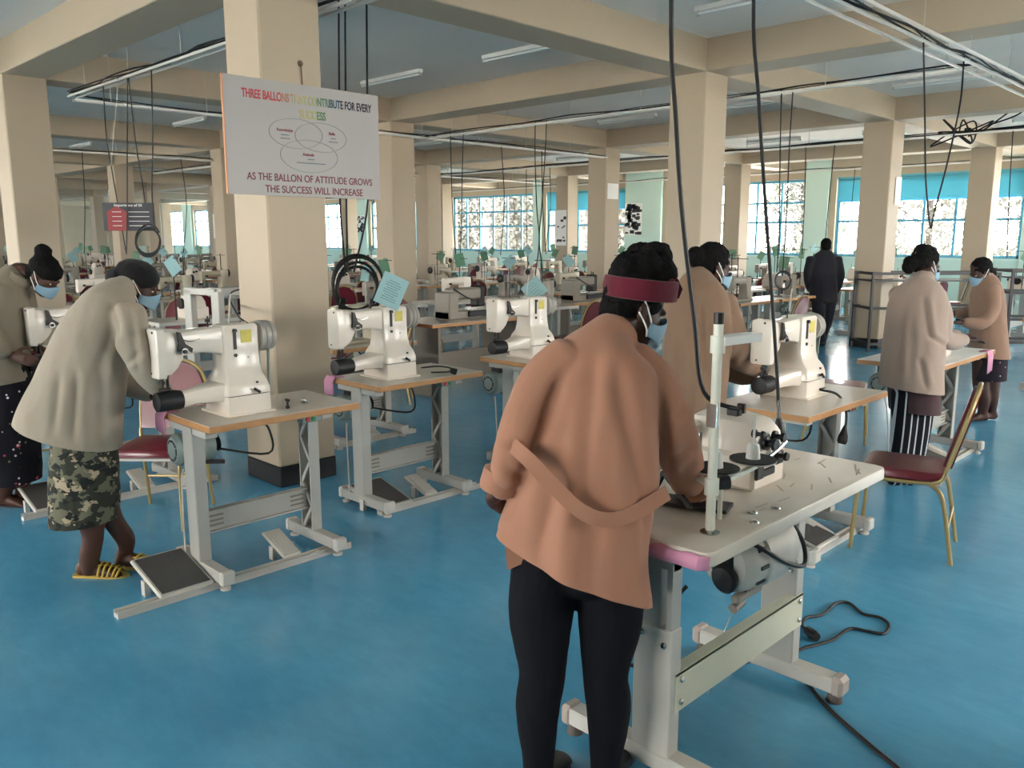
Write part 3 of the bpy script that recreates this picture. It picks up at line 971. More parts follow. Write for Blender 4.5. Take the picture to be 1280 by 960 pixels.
# ---- foreground overlock station
def overlock_station():
    z = TZ
    x0, x1, y0, y1 = -1.80, -1.18, 1.99, 3.30
    cx, cy = (x0 + x1) / 2, (y0 + y1) / 2
    t = thing('overlock_table', 'worn white table with rounded edge in the foreground, overlock machine on it', 'table', (cx, cy, 0))
    hx, hy = (x1 - x0) / 2, (y1 - y0) / 2
    MB().rings([rect(hx - .006, hy - .006, z - .05, .03), rect(hx, hy, z - .044, .035), rect(hx, hy, z - .014, .035), rect(hx - .004, hy - .004, z - .004, .032), rect(hx - .014, hy - .014, z, .028)]).build('tabletop', mat('worn_white_top', (226, 220, 210), 0.35, scale=2.2, rgb2=(196, 184, 168)), t)
    rnd = random.Random(3)
    sc = MB()
    for k in range(14):
        a = rnd.uniform(.2, .62); b = rnd.uniform(-.2, .6)
        sc.box((rnd.uniform(-.02, .27), b, z + .0004), (.006, rnd.uniform(.03, .10), .0006), rot=Matrix.Rotation(rnd.uniform(-.5, .9), 3, 'Z'))
    sc.build('scratch_marks', mat('scuff', (186, 174, 160), .8), t, smooth=0)['kind'] = 'stuff'
    fr = M_FRAME
    def frame(y, far):
        m = MB()
        m.span(.03, .17, y - .03, y + .03, .09, .52, ch=.004)
        l = m.build('leg', M_PALE if not far else fr, t)
        MB().span(.045, .12, y - .022, y + .022, .50, z - .05).span(.145, .165, y - .025, y + .025, .50, z - .05).span(.04, .165, y - .02, y + .02, z - .11, z - .05).build('upright', fr, l, smooth=0)
        MB().span(-.24, .34, y - .035, y + .035, .04, .10, ch=.006).build('foot', M_PALE, l)
        for x in (-.25, .35):
            s = 1 if x > 0 else -1
            MB().span(x - .03 * s, x + .02 * s, y - .04, y + .04, .032, .108, ch=.014).build('end_cap', mat('taupe_plastic', (172, 160, 152), .5), l)
        for x in (-.23, .33):
            MB().cyl((x, y, 0), (x, y, .035), .03, .024, 14).build('foot_pad', mat('brown_rubber', (92, 82, 76), .6), l)
        for (x, zz) in ((.06, .49), (.145, .47)):
            MB().lathe([(.011, 0), (.011, .006), (.006, .01)], (x, y - .031, zz), (0, -1, 0), 8).build('bolt', M_STEEL, l)
    ya, yb = 2.06 - cy, 2.89 - cy
    frame(ya, False); frame(yb, True)
    cb = MB().span(.160, .172, ya + .0, yb + .03, .24, .37).span(.13, .172, ya, yb + .03, .362, .372)
    cb = cb.build('crossbeam', mat('cream_beam_paint', (214, 212, 190), .45, var=.06, scale=6), t, smooth=0)
    for yy in (ya + .03, yb):
        for zz in (.27, .345):
            MB().lathe([(.010, 0), (.010, .006), (.005, .009)], (.172, yy, zz), (1, 0, 0), 8).build('bolt', M_STEEL, cb)
    # pink cloth on the edge is separate; motor under the top
    mo = MB().lathe([(.03, -.16), (.085, -.155), (.105, -.13), (.11, -.10), (.11, -.06), (.118, -.05), (.118, .05), (.11, .06), (.108, .12), (.09, .15), (.03, .155)], (.17, 2.50 - cy, .655), (0.1, 1, 0.05), 26)
    mo = mo.build('motor', M_MOTOR2, t)
    ax = Vector((.1, 1, .05)).normalized()
    for q in range(12):
        a = q * math.pi / 6
        u = Vector((1, -.1, 0)).normalized() * math.cos(a) + Vector((0, 0, 1)) * math.sin(a)
        p = Vector((.17, 2.50 - cy, .655)) + u * .109
        MB().beam(p - ax * .105, p - ax * .065, .012, .012, up=u).build('vent_slot', M_BLACK, mo)
    q = Vector((.17, 2.50 - cy, .655)) - ax * .16
    MB().lathe([(.025, 0), (.045, -.004), (.05, -.02), (.04, -.03), (.012, -.034)], q + Vector((.02, 0, -.04)), ax, 20).box(q + Vector((.0, .01, .03)), (.09, .05, .13), ch=.015).build('pulley_cover', M_DARKMETAL, mo)
    MB().box(q + Vector((.05, .08, -.11)), (.03, .16, .03), ch=.006).cyl(q + Vector((.05, -.01, -.14)), q + Vector((.05, .05, -.13)), .016).build('clutch_lever', M_MACH3, mo)
    MB().tube([q + Vector((.05, .02, .10)), q + Vector((.12, .06, .06)), q + Vector((.135, .18, -.01)), q + Vector((.14, .3, -.05)), q + Vector((.10, .37, .0)), q + Vector((.05, .36, .08))], .008, 8).build('motor_cable', M_RUBBER, mo)
    MB().tube([q + Vector((.05, .08, -.12)), (.12, 2.46 - cy, .40), (.08, 2.42 - cy, .12)], .003, 5).build('pull_chain', M_STEEL, t)
    return t
overlock_station()
overlock_machine('white overlock machine with open loopers on the worn white foreground table', (-1.53, 2.70, TZ))
pm = MB()
y, xa, xb = 1.985, -1.36, -1.185
vs = []
for i, (dy, z) in enumerate([(-.001, TZ - .010), (-.004, TZ - .02), (-.005, TZ - .036), (-.004, TZ - .054)]):
    for k in range(9):
        q = k / 8
        vs.append((xa + (xb - xa) * q - .02 * i * (1 - q), y + dy + .003 * math.sin(k * 1.7) + (.02 if k == 8 else 0), z + (.004 * math.sin(k * 1.3) if i == 0 else 0)))
pm.add(vs, [(i * 9 + k, i * 9 + k + 1, i * 9 + k + 10, i * 9 + k + 9) for i in range(3) for k in range(8)])
o = mesh_thing(pm, 'pink_cloth', M_PINK, 'pink strip stuck on the corner of the worn white foreground table', 'cloth', 'pink cloths on the table edges')
md = o.modifiers.new('thickness', 'SOLIDIFY'); md.thickness = .003

# cone stand on the foreground table
st = thing('thread_stand', 'tall pale thread stand pole on the worn white foreground table', 'thread stand', (-1.275, 2.15, TZ))
pole_c = mat('pale_green_pole', (222, 222, 208), .35)
MB().cyl((0, 0, 0), (0, 0, .66), .0145, .0145, 16).build('pole', pole_c, st)
MB().lathe([(.03, 0), (.03, .004), (.02, .01)], (0, 0, 0), (0, 0, 1), 18).build('pole_flange', M_STEEL, st)
MB().cyl((0, 0, .635), (0, 0, .668), .0155, .0155, 16).build('pole_cap', M_DARKMETAL, st)
arm = MB().cyl((0, 0, .12), (0, 0, .17), .022, .022, 16).build('lower_clamp', pole_c, st)
MB().beam((0, .0, .145), (-.02, .30, .145), .018, .012).beam((0, .0, .145), (-.20, .12, .145), .016, .012).build('cone_arm', pole_c, arm)
MB().cyl((.0, .03, .15), (.02, .06, .15), .022, .022, 12).build('clamp_knob', M_BLACK, arm)
uc = MB().cyl((0, 0, .55), (0, 0, .60), .022, .022, 16).build('upper_clamp', pole_c, st)
MB().beam((0, .0, .585), (.02, .18, .585), .05, .025).build('guide_arm', M_WHITE, uc)
MB().span(-.016, .016, -.020, -.012, .33, .40).build('joint_plate', M_STEEL, st)
for k, (dx, dy) in enumerate([(-.06, .12), (-.03, .30)]):
    c = MB().cyl((dx, dy, .165), (dx, dy, .17), .075, .075, 22).build('cone_disc', M_RUBBER, st)
    MB().lathe([(.024, 0), (.02, .04), (.016, .05), (.004, .052), (.004, .145)], (dx, dy, .17), (0, 0, 1), 14).build('cone_holder', M_WHITE, c)
    MB().lathe([(.076, 0), (.076, .004)], (dx, dy, .161), (0, 0, 1), 22).build('disc_rim', M_PALE, c)
MB().cyl((-.045, .13, 0), (-.045, .13, .145), .008, .008, 10).build('support_post', pole_c, st)
MB().box((-.20, .17, .012), (.30, .10, .012), rot=Matrix.Rotation(.3, 3, 'Z')).beam((-.30, .12, .02), (-.24, .1, .12), .014, .014).beam((-.24, .1, .12), (-.12, .08, .03), .014, .014).build('cone_base_bracket', M_BLACK, st)
for (x, y) in ((.0, .26), (.03, .36), (.05, .18)):
    MB().lathe([(.016, 0), (.014, .004), (.005, .006)], (x, y, 0), (0, 0, 1), 12).build('table_bolt', M_STEEL, st)

# chairs near
chair('gold-framed maroon chair standing sideways behind the worn white table', (-1.60, 4.74, 0), math.pi + .24)
chair('maroon chair behind the brown-coated woman\'s table, seat shining', (-2.95, 7.0, 0), .35)
chair('maroon chair behind the woman in camouflage skirt', (-5.0, 2.02, 0), -.80)
chair('maroon chair behind the bartack table left of centre', (-7.05, 5.25, 0), -2.3)
for (a, b, rz, lab) in [(-8.3, 6.75, .3, 'maroon chair under the bartack table, back to the windows'), (-7.75, 5.05, -.8, 'maroon chair seen through the black cable coil'), (-10.5, 4.5, -.9, 'maroon chair left of the sign column in the far row')]:
    chair(lab, (a, b, 0), rz)

# bartack tables of grey board
def panel_table(label, loc, w=1.2, d=.75, rz=0.0):
    t = thing('board_table', label, 'table', (*loc, 0), rz)
    tp = MB().span(-d / 2, d / 2, -w / 2, w / 2, .775, .81, ch=.004).build('tabletop', M_WOOD, t)
    MB().span(-d / 2 + .003, d / 2 - .003, -w / 2 + .003, w / 2 - .003, .808, .813).build('laminate', M_LAM, tp)
    for y in (-w / 2 + .16, w / 2 - .16):
        MB().span(-d / 2 + .08, d / 2 - .08, y - .02, y + .02, 0, .776, ch=.003).build('side_panel', M_GREYPANEL, t)
    MB().span(-.02, .02, -w / 2 + .18, w / 2 - .18, .15, .45).build('back_panel', M_GREYPANEL, t)
    return t
panel_table('grey board table with bartack machine right of the blue card', (-7.05, 6.35), 1.5)
bartack_machine('grey bartack machine with dark head on the board table left of centre', (-7.05, 6.35, .813))
panel_table('grey board table with bartack machine beside the tan column', (-7.9, 9.45), 1.5)
bartack_machine('grey bartack machine beside the tan column, behind the peach-coated woman', (-7.9, 9.45, .813))

# steel storage racks at the right
def rack(label, p0, w, d, h, shelves, rz):
    t = thing('steel_rack', label, 'rack', (*p0, 0), rz)
    for (x, y) in ((0, 0), (w, 0), (0, d), (w, d)):
        MB().span(x - .018, x + .018, y - .018, y + .018, 0, h).build('post', M_RACK, t, smooth=0)
    for z in shelves:
        m = MB().span(0, w, -.015, .015, z - .02, z + .02).span(0, w, d - .015, d + .015, z - .02, z + .02).span(-.015, .015, 0, d, z - .02, z + .02).span(w - .015, w + .015, 0, d, z - .02, z + .02)
        m.build('rail', M_RACK, t, smooth=0)
    MB().span(.01, w - .01, .01, d - .01, h - .14, h - .12).build('shelf', M_RACK, t, smooth=0)
    return t
rack('dark steel rack beside the cream column behind the standing woman', (-5.0, 12.78), 1.9, .62, 1.2, (.12, .66, 1.18), math.radians(45))
rack('dark steel rack at the right edge behind the woman in brown', (-3.5, 14.2), 1.7, .6, 1.25, (.15, .5, .9, 1.22), math.radians(38))

# ================================================================== PEOPLE
M_SKIN = mat('brown_skin', (84, 54, 42), 0.5, var=.12, scale=10, spec=.4)
M_SKIN2 = mat('deep_brown_skin', (68, 43, 35), 0.5, var=.12, scale=10, spec=.4)
M_HAIR = mat('black_hair', (13, 11, 11), 0.85, bump=.6, bscale=110, spec=.2)
M_MASK = mat('blue_mask_cloth', (140, 172, 192), .8)
M_STRAP = mat('white_strap', (240, 238, 232), .7)
M_EYE = mat('eye_white', (225, 220, 210), .3)
M_PUPIL = mat('dark_pupil', (20, 14, 12), .2)


def loft(mb, spec, n=20, per=5):
    """spec rows: (point, a, b, u): half-axes a along u and b across; rounded ends"""
    pts = [Vector(s[0]) for s in spec]
    ca = catmull([(s[1], s[2], 0) for s in spec], per)
    cu = catmull([Vector(s[3]) for s in spec], per)
    cp = catmull(pts, per)
    if len(spec) == 2:
        ca = [Vector((spec[0][1] * (1 - t) + spec[1][1] * t, spec[0][2] * (1 - t) + spec[1][2] * t, 0)) for t in (0, .25, .5, .75, 1)]
        cu = [Vector(spec[0][3])] * 5
        cp = [pts[0].lerp(pts[1], t) for t in (0, .25, .5, .75, 1)]
    rs = []
    N = len(cp)
    for i, p in enumerate(cp):
        t = (cp[min(i + 1, N - 1)] - cp[max(i - 1, 0)]).normalized()
        u = cu[i] - t * cu[i].dot(t)
        u = u.normalized() if u.length > 1e-5 else t.orthogonal().normalized()
        w = t.cross(u)
        a, b = max(ca[i][0], .002), max(ca[i][1], .002)
        rs.append((p, t, u, w, a, b))
    rings = []
    p, t, u, w, a, b = rs[0]
    k = min(a, b)
    for s in (.98, .8, .45):
        c = math.sqrt(1 - s * s)
        rings.append([p - t * (k * .6 * s) + (u * a * math.cos(q) + w * b * math.sin(q)) * c for q in [2 * math.pi * j / n for j in range(n)]])
    for (p, t, u, w, a, b) in rs:
        rings.append([p + u * a * math.cos(q) + w * b * math.sin(q) for q in [2 * math.pi * j / n for j in range(n)]])
    k = min(a, b)
    for s in (.45, .8, .98):
        c = math.sqrt(1 - s * s)
        rings.append([p + t * (k * .6 * s) + (u * a * math.cos(q) + w * b * math.sin(q)) * c for q in [2 * math.pi * j / n for j in range(n)]])
    mb.rings(rings)
    return mb


def limb(mb, pts, n=14):
    """round limb: rows (point, radius)"""
    ps = [Vector(p[0]) for p in pts]
    u = (ps[-1] - ps[0]).orthogonal()
    return loft(mb, [(p, r, r, u) for (p, r) in pts], n)


def fuse(mb, name, m, parent, off, voxel, smooth=6, fold=None, cuts=None, sharp=0):
    """one continuous surface from overlapping shapes"""
    me = mb.mesh(name + '_raw', m, 0, off)
    o = bpy.data.objects.new(name, me)
    COL.objects.link(o)
    md = o.modifiers.new('r', 'REMESH'); md.mode = 'VOXEL'; md.voxel_size = voxel
    sm = o.modifiers.new('s', 'SMOOTH'); sm.iterations = smooth; sm.factor = .5
    dg = bpy.context.evaluated_depsgraph_get()
    new = bpy.data.meshes.new_from_object(o.evaluated_get(dg))
    o.modifiers.clear()
    o.data = new
    new.name = name
    bpy.data.meshes.remove(me)
    new.materials.clear()
    new.materials.append(m)
    if fold:
        ns = [v.normal.copy() for v in new.vertices]
        offv = Vector(off)
        for v, nn in zip(new.vertices, ns):
            v.co += nn * fold(v.co + offv, nn)
    if cuts:
        bm = bmesh.new(); bm.from_mesh(new)
        for (pt, n) in cuts:
            bmesh.ops.bisect_plane(bm, geom=bm.verts[:] + bm.edges[:] + bm.faces[:], dist=1e-5, plane_co=Vector(pt) - Vector(off), plane_no=n, clear_outer=True)
        bm.to_mesh(new); bm.free()
        md = o.modifiers.new('thickness', 'SOLIDIFY'); md.thickness = .007; md.offset = -1
    new.polygons.foreach_set('use_smooth', [True] * len(new.polygons))
    new.update()
    o.parent = parent
    return o


def hem(a, b):
    """cutting plane through two hem points, removing what is below"""
    n = (Vector(b) - Vector(a)).cross(Vector((CF.x, CF.y, 0))).normalized()
    if n.z > 0:
        n = -n
    return (Vector(a), n)


def creases(lines, base):
    """pressed folds: rows (end, end, width, depth), valley along the line and a ridge beside it"""
    def f(co, n):
        v = base(co, n)
        if n.dot(CF) > .1:
            return v
        x, y = project(co)
        for (x0, y0, x1, y1, w, dp) in lines:
            dx, dy = x1 - x0, y1 - y0
            L = math.hypot(dx, dy)
            t = ((x - x0) * dx + (y - y0) * dy) / (L * L)
            if -.15 < t < 1.15:
                s = ((x - x0) * dy - (y - y0) * dx) / L
                e = max(0, min(1, (t + .15) / .3)) * max(0, min(1, (1.15 - t) / .3))
                v += dp * e * (-math.exp(-(s / w) ** 2) + .7 * math.exp(-((s - 1.6 * w) / (1.3 * w)) ** 2))
        return v
    return f


def wrinkles(amp, s=9.0, axis=None):
    """soft drapery folds running mostly downwards"""
    def f(co, n):
        q = noise.noise(Vector((co.x * s, co.y * s, co.z * s * .35)))
        r = noise.noise(Vector((co.x * s * 2.3 + 7, co.y * s * 2.3, co.z * s * .9)))
        return amp * ((1 - abs(q) * 2.2) * .6 + r * .5)
    return f


def frame_of(f, up=(0, 0, 1)):
    f = Vector(f).normalized()
    r = f.cross(Vector(up)).normalized()
    u = r.cross(f)
    return f, r, u


def head_shapes(mb, c, f, r, u, s=1.0):
    ax = (r, f, u)
    B = lambda o, rad: mb.blob(c + (r * o[0] + f * o[1] + u * o[2]) * s, [q * s for q in rad], ax, 3)
    B((0, -.012, .035), (.074, .094, .088))
    B((0, .028, -.035), (.062, .068, .085))
    B((0, .055, -.095), (.036, .032, .026))
    B((0, .092, -.028), (.014, .022, .020))
    B((0, .085, -.008), (.010, .014, .030))
    B((0, .082, -.066), (.025, .014, .012))
    B((.03, .078, .012), (.024, .012, .010)); B((-.03, .078, .012), (.024, .012, .010))
    for sg in (-1, 1):
        B((.076 * sg, -.010, -.02), (.010, .020, .034))
        B((.080 * sg, -.018, -.005), (.008, .014, .020))


def hand_shapes(mb, wrist, d, nrm, thumb, curl=.5, s=1.0):
    """palm plus five separate bent fingers; d: pointing direction, nrm: back-of-hand normal, thumb: side"""
    d = Vector(d).normalized()
    n = Vector(nrm); n = (n - d * n.dot(d)).normalized()
    t = Vector(thumb); t = (t - d * t.dot(d) - n * t.dot(n)).normalized()
    w = Vector(wrist)
    loft(mb, [(w, .024 * s, .019 * s, t), (w + d * .035 * s, .034 * s, .018 * s, t), (w + d * .085 * s, .038 * s, .014 * s, t)], 14)
    for k, (o, l) in enumerate([(.030, .072), (.010, .082), (-.011, .076), (-.030, .060)]):
        p = w + d * .085 * s + t * o * s
        q = [p - d * .012 * s]
        a = 0.12
        for seg in (.45, .32, .26):
            dd = d * math.cos(a) - n * math.sin(a)
            q.append(q[-1] + dd * l * seg * s * 1.15)
            a += curl
        limb(mb, [(q[0], .0092 * s), (q[1], .0088 * s), (q[2], .0080 * s), (q[3], .0066 * s)], 10)
    p = w + d * .028 * s + t * .026 * s
    q1 = p + (d * .5 + t * .85 - n * .2).normalized() * .034 * s
    q2 = q1 + (d * .85 + t * .35 - n * .35).normalized() * .030 * s
    q3 = q2 + (d * .95 - n * .35).normalized() * .022 * s
    limb(mb, [(p, .012 * s), (q1, .0115 * s), (q2, .0095 * s), (q3, .0075 * s)], 10)


def foot_shapes(mb, ankle, d, s=1.0):
    """bare foot flat on the floor pointing along d"""
    d = Vector(d); d.z = 0; d.normalize()
    w = Vector((-d.y, d.x, 0))
    a = Vector(ankle)
    g = Vector((a.x, a.y, 0))
    loft(mb, [(a + Vector((0, 0, .02)), .036 * s, .034 * s, w), (g - d * .025 + Vector((0, 0, .05)), .036 * s, .042 * s, w), (g - d * .045 + Vector((0, 0, .032)), .032 * s, .03 * s, w)], 14)
    loft(mb, [(g - d * .045 + Vector((0, 0, .032)), .030 * s, .030 * s, w), (g + d * .03 + Vector((0, 0, .042)), .035 * s, .04 * s, w), (g + d * .09 + Vector((0, 0, .03)), .042 * s, .027 * s, w), (g + d * .14 + Vector((0, 0, .022)), .044 * s, .018 * s, w)], 14)
    for k, o in enumerate((-.034, -.017, 0, .016, .032)):
        b = g + d * (.14 + .02) + w * o * s
        limb(mb, [(g + d * .12 + w * o * s * .95 + Vector((0, 0, .018)), .011 * s), (g + d * (.172 - abs(o + .02) * .5) + w * o * s * 1.05 + Vector((0, 0, .014)), .0095 * s)], 8)


def face_mask(parent, off, c, f, r, u, s=1.0, straps=True, col=None):
    rows = []
    nh, nv = 15, 8
    cc = c + (f * .025 - u * .058) * s
    vs = []
    for j in range(nv):
        tv = -1 + 2 * j / (nv - 1)
        for i in range(nh):
            th = math.radians(-88 + 176 * i / (nh - 1))
            bulge = 1 + .08 * math.cos(th) * (1 - tv * tv)
            squeeze = 1 - .35 * abs(tv) * abs(math.sin(th)) ** 3
            vs.append(cc + (r * math.sin(th) * .073 + f * math.cos(th) * .088 * bulge) * s + u * tv * .052 * s * squeeze * (1 - .4 * abs(math.sin(th))) + u * .012 * s * math.cos(th) ** 4)
    m = MB().add(vs, [(j * nh + i, j * nh + i + 1, (j + 1) * nh + i + 1, (j + 1) * nh + i) for j in range(nv - 1) for i in range(nh - 1)])
    o = m.build('face_mask', col or M_MASK, parent, 60, off)
    md = o.modifiers.new('thickness', 'SOLIDIFY'); md.thickness = .004; md.offset = 1
    if straps:
        k = MB()
        for sg in (-1, 1):
            e = c + (r * .083 * sg - f * .028 + u * .012) * s
            for uu in (.02, -.022):
                k.tube([cc + (r * .073 * sg + u * uu + f * .008) * s, cc + (r * .082 * sg - f * .01 + u * (uu * .8 + .02)) * s, e + u * (.008 if uu > 0 else -.035) * s], .0028, 6)
        k.build('mask_strap', M_STRAP, o, 60, off)
    return o


def eyes(parent, off, c, f, r, u, s=1.0):
    for sg in (-1, 1):
        e = MB().blob(c + (r * .031 * sg + f * .072 + u * .0) * s, (.012 * s,) * 3, (r, f, u), 2).build('eye', M_EYE, parent, 60, off)
        MB().blob(c + (r * .031 * sg + f * .0815 + u * .0) * s, (.005 * s, .003 * s, .005 * s), (r, f, u), 1).build('pupil', M_PUPIL, e, 60, off)


def person(label, base, fwd, headc, headf, skin, voxel, torso, arms, legs, coat=None, lower=None, hair=None, hands=True, mask=True, head_s=1.0, feet=None, headup=(0, 0, 1), extra=None):
    root = thing('person', label, 'person', (base[0], base[1], 0))
    off = Vector((base[0], base[1], 0))
    f, r, u = frame_of(headf, headup)
    b = MB()
    head_shapes(b, headc, f, r, u, head_s)
    neck = torso[-1][0]
    limb(b, [(headc - f * .02 * head_s - u * .05 * head_s, .052 * head_s), (headc.lerp(neck, .65) - f * .01, .054 * head_s), (neck, .062)], 16)
    loft(b, [(p, a * .82, bb * .82, uu) for (p, a, bb, uu) in torso], 22)
    for a in arms:
        limb(b, [(p, rad * .72) for p, rad in a['pts']], 14)
        if a.get('hand'):
            h = a['hand']
            limb(b, [(a['pts'][-1][0], .028), (Vector(h[0]), .024)], 12)
            hand_shapes(b, *h)
    for l in legs:
        limb(b, l, 16)
    for (a, d) in (feet or []):
        foot_shapes(b, a, d)
    body = fuse(b, 'body', skin, root, off, voxel, 4)
    if coat:
        k = MB()
        loft(k, coat['trunk'], 36, 6)
        for a in arms:
            limb(k, a['pts'], 18)
        if coat.get('more'):
            coat['more'](k)
        ct = fuse(k, coat.get('name', 'jacket'), coat['mat'], root, off, coat.get('voxel', voxel * 1.15), coat.get('smooth', 5), coat.get('fold'), coat.get('cuts'))
        if coat.get('parts'):
            coat['parts'](ct, off)
    if lower:
        lower(root, off)
    if hair:
        hair(root, off, headc, f, r, u)
    if mask:
        face_mask(root, off, headc, f, r, u, head_s)
    eyes(body, off, headc, f, r, u, head_s)
    if extra:
        extra(root, off)
    return root


def hair_cap(bun=None, voxel=.007, rough=.004, scarf=None, name='hair', m=None, low=0.0):
    def fn(root, off, c, f, r, u):
        k = MB()
        k.blob(c - f * .022 + u * .042, (.083, .098, .092), (r, f, u), 3)
        k.blob(c - f * .05 + u * (.0 - low), (.074, .062, .075), (r, f, u), 3)
        for (o, rad) in (bun or []):
            k.blob(c + r * o[0] + f * o[1] + u * o[2], rad, (r, f, u), 3)
        return fuse(k, name, m or M_HAIR, root, off, voxel, 3, lambda co, n: rough * noise.noise(co * 45) + rough * .6 * noise.noise(co * 110))
    return fn


# ------------------------------------------------------------------ the woman in the foreground
def main_woman():
    F = Vector((-.30, .954, 0)); R_ = Vector((.954, .30, 0))
    tan = cloth('peach_coat_cloth', (168, 121, 98), .07, 4)
    Q = P
    trunk = [(Q(704, 770, 2.50), .265, .19, R_), (Q(710, 700, 2.50), .248, .185, R_), (Q(720, 650, 2.50), .232, .178, R_), (Q(734, 590, 2.50), .212, .168, R_), (Q(743, 535, 2.51), .196, .158, R_),
             (Q(746, 490, 2.52), .186, .148, R_), (Q(748, 460, 2.53), .178, .130, R_), (Q(754, 440, 2.55), .130, .098, R_), (Q(766, 424, 2.58), .078, .070, R_)]
    torso = trunk[3:]
    la = [(Q(712, 452, 2.50), .082), (Q(682, 478, 2.49), .080), (Q(658, 520, 2.47), .071), (Q(647, 550, 2.46), .066), (Q(639, 580, 2.47), .060), (Q(629, 610, 2.51), .052)]
    ra = [(Q(788, 456, 2.54), .082), (Q(816, 484, 2.53), .078), (Q(836, 522, 2.52), .070), (Q(848, 560, 2.56), .066), (Q(856, 592, 2.70), .056), (Q(864, 608, 2.84), .048)]
    legs = [[(Q(684, 700, 2.5), .100), (Q(676, 770, 2.50), .090), (Q(678, 838, 2.50), .064), (Q(672, 885, 2.52), .060), (Q(673, 950, 2.56), .042), (Q(672, 985, 2.585), .040)],
            [(Q(766, 700, 2.52), .100), (Q(763, 770, 2.52), .092), (Q(757, 840, 2.53), .064), (Q(761, 885, 2.55), .062), (Q(757, 950, 2.60), .042), (Q(757, 985, 2.625), .040)]]
    fold_axis = trunk[2][0]

    def soft(co, n):
        a = math.atan2((co - fold_axis).dot(F), (co - fold_axis).dot(R_))
        low = max(0, min(1, (1.25 - co.z) / .5))
        v = .010 * low * math.cos(a * 6 + 1.6) + .004 * low * math.cos(a * 11 + 2)
        return v + .004 * noise.noise(co * 6) + .003 * noise.noise(co * 15)
    fold = creases([(702, 470, 668, 560, 9, .014), (668, 560, 640, 640, 10, .014), (744, 440, 728, 640, 12, .010), (772, 470, 806, 640, 11, .018), (830, 500, 833, 612, 7, .016),
                    (700, 600, 668, 690, 11, .009), (806, 640, 806, 730, 8, .014), (760, 520, 745, 690, 14, .008), (860, 500, 838, 530, 7, .010), (866, 560, 838, 575, 7, .010), (655, 600, 630, 580, 7, .008), (650, 555, 625, 545, 7, .007)], soft)

    def more(k):
        loft(k, [(Q(756, 432, 2.555), .098, .085, R_), (Q(768, 416, 2.585), .080, .072, R_)], 18)

    def parts(ct, off):
        bt = MB()
        pts = [Q(640, 556, 2.40), Q(662, 576, 2.33), Q(690, 606, 2.300), Q(728, 640, 2.285), Q(762, 650, 2.295), Q(795, 640, 2.325), Q(834, 616, 2.40)]
        cp = catmull(pts, 8)
        prof = []
        for i, p in enumerate(cp):
            t = (cp[min(i + 1, len(cp) - 1)] - cp[max(i - 1, 0)]).normalized()
            w = CF.cross(t).normalized()
            nn = t.cross(w)
            hw, ht = .021, .004
            prof.append([p + w * hw + nn * ht, p - w * hw + nn * ht, p - w * hw - nn * ht, p + w * hw - nn * ht])
        bt.rings(prof)
        bt.build('belt', tan, ct, 30, off)
        ln = [Q(x, y, 2.43) for x, y in ((631, 676), (657, 684), (659, 704), (650, 706), (634, 713))]
        MB().prism([(0, 0)] + [((p - ln[0]).dot(CR), (p - ln[0]).dot(CD)) for p in ln[1:]], ln[0], CR, CD, CF * .05).build('lining_flap', tan, ct, 30, off)
        cf = MB()
        d = (Q(617, 612, 2.50) - Q(628, 570, 2.48)).normalized()
        cf.lathe([(.050, -.05), (.062, -.045), (.064, .0), (.060, .018), (.045, .02)], Q(626, 606, 2.50), d, 22)
        cf.build('cuff', tan, ct, 40, off)
        cr = MB()
        d2 = (Q(868, 612, 2.84) - Q(858, 590, 2.65)).normalized()
        cr.lathe([(.05, -.04), (.06, -.035), (.062, .02), (.05, .025)], Q(867, 610, 2.82), d2, 18)
        cr.build('cuff', tan, ct, 40, off)

    def lower(root, off):
        k = MB()
        for l in legs:
            limb(k, [(p, rr + .006) for p, rr in l], 20)
        loft(k, [(Q(722, 660, 2.51), .17, .13, R_), (Q(724, 715, 2.51), .175, .125, R_)], 24)
        fuse(k, 'trousers', mat('black_trouser_cloth', (20, 20, 25), .9, spec=.15, bump=.1, bscale=200), root, off, .008, 4, wrinkles(.0025, 22))
        sh = MB()
        for (x, d) in ((672, 2.585), (757, 2.625)):
            a = Q(x, 985, d)
            g = Vector((a.x, a.y, 0))
            w = Vector((F.y, -F.x, 0))
            loft(sh, [(g - F * .06 + Vector((0, 0, .04)), .034, .035, w), (g + F * .03 + Vector((0, 0, .045)), .038, .04, w), (g + F * .16 + Vector((0, 0, .025)), .04, .024, w)], 16)
        for q, (x, d) in enumerate(((672, 2.585), (757, 2.625))):
            a = Q(x, 985, d); g = Vector((a.x, a.y, 0)); w = Vector((F.y, -F.x, 0))
            s1 = MB()
            loft(s1, [(g - F * .055 + Vector((0, 0, .04)), .036, .037, w), (g + F * .03 + Vector((0, 0, .045)), .042, .042, w), (g + F * .17 + Vector((0, 0, .026)), .044, .025, w)], 18)
            s1.build('shoe', M_BLACK, root, 60, off)

    hc = Q(795, 383, 2.62)
    hf = (CR * .86 + F * .45 + Vector((0, 0, -.50)))

    def hair(root, off, c, f, r, u):
        k = MB()
        k.blob(c - f * .022 + u * .03, (.084, .100, .092), (r, f, u), 3)
        k.blob(c - f * .06 - u * .03, (.066, .05, .07), (r, f, u), 3)
        up = Vector((0, 0, 1))
        for (x, y, d, rr) in ((790, 338, 2.62, .062), (820, 322, 2.62, .052), (830, 342, 2.60, .045), (784, 334, 2.58, .048), (800, 325, 2.66, .055), (772, 342, 2.63, .032), (808, 330, 2.57, .045)):
            k.blob(Q(x, y, d), (rr,) * 3, None, 3)
        fuse(k, 'hair', M_HAIR, root, off, .0065, 2, lambda co, n: .005 * noise.noise(co * 40) + .004 * noise.noise(co * 95))
        # maroon headband round the head with a tied end at the right
        cb = Q(801, 360, 2.615)
        ux = (CR * 1.0 + Vector((0, 0, -.10))).normalized()
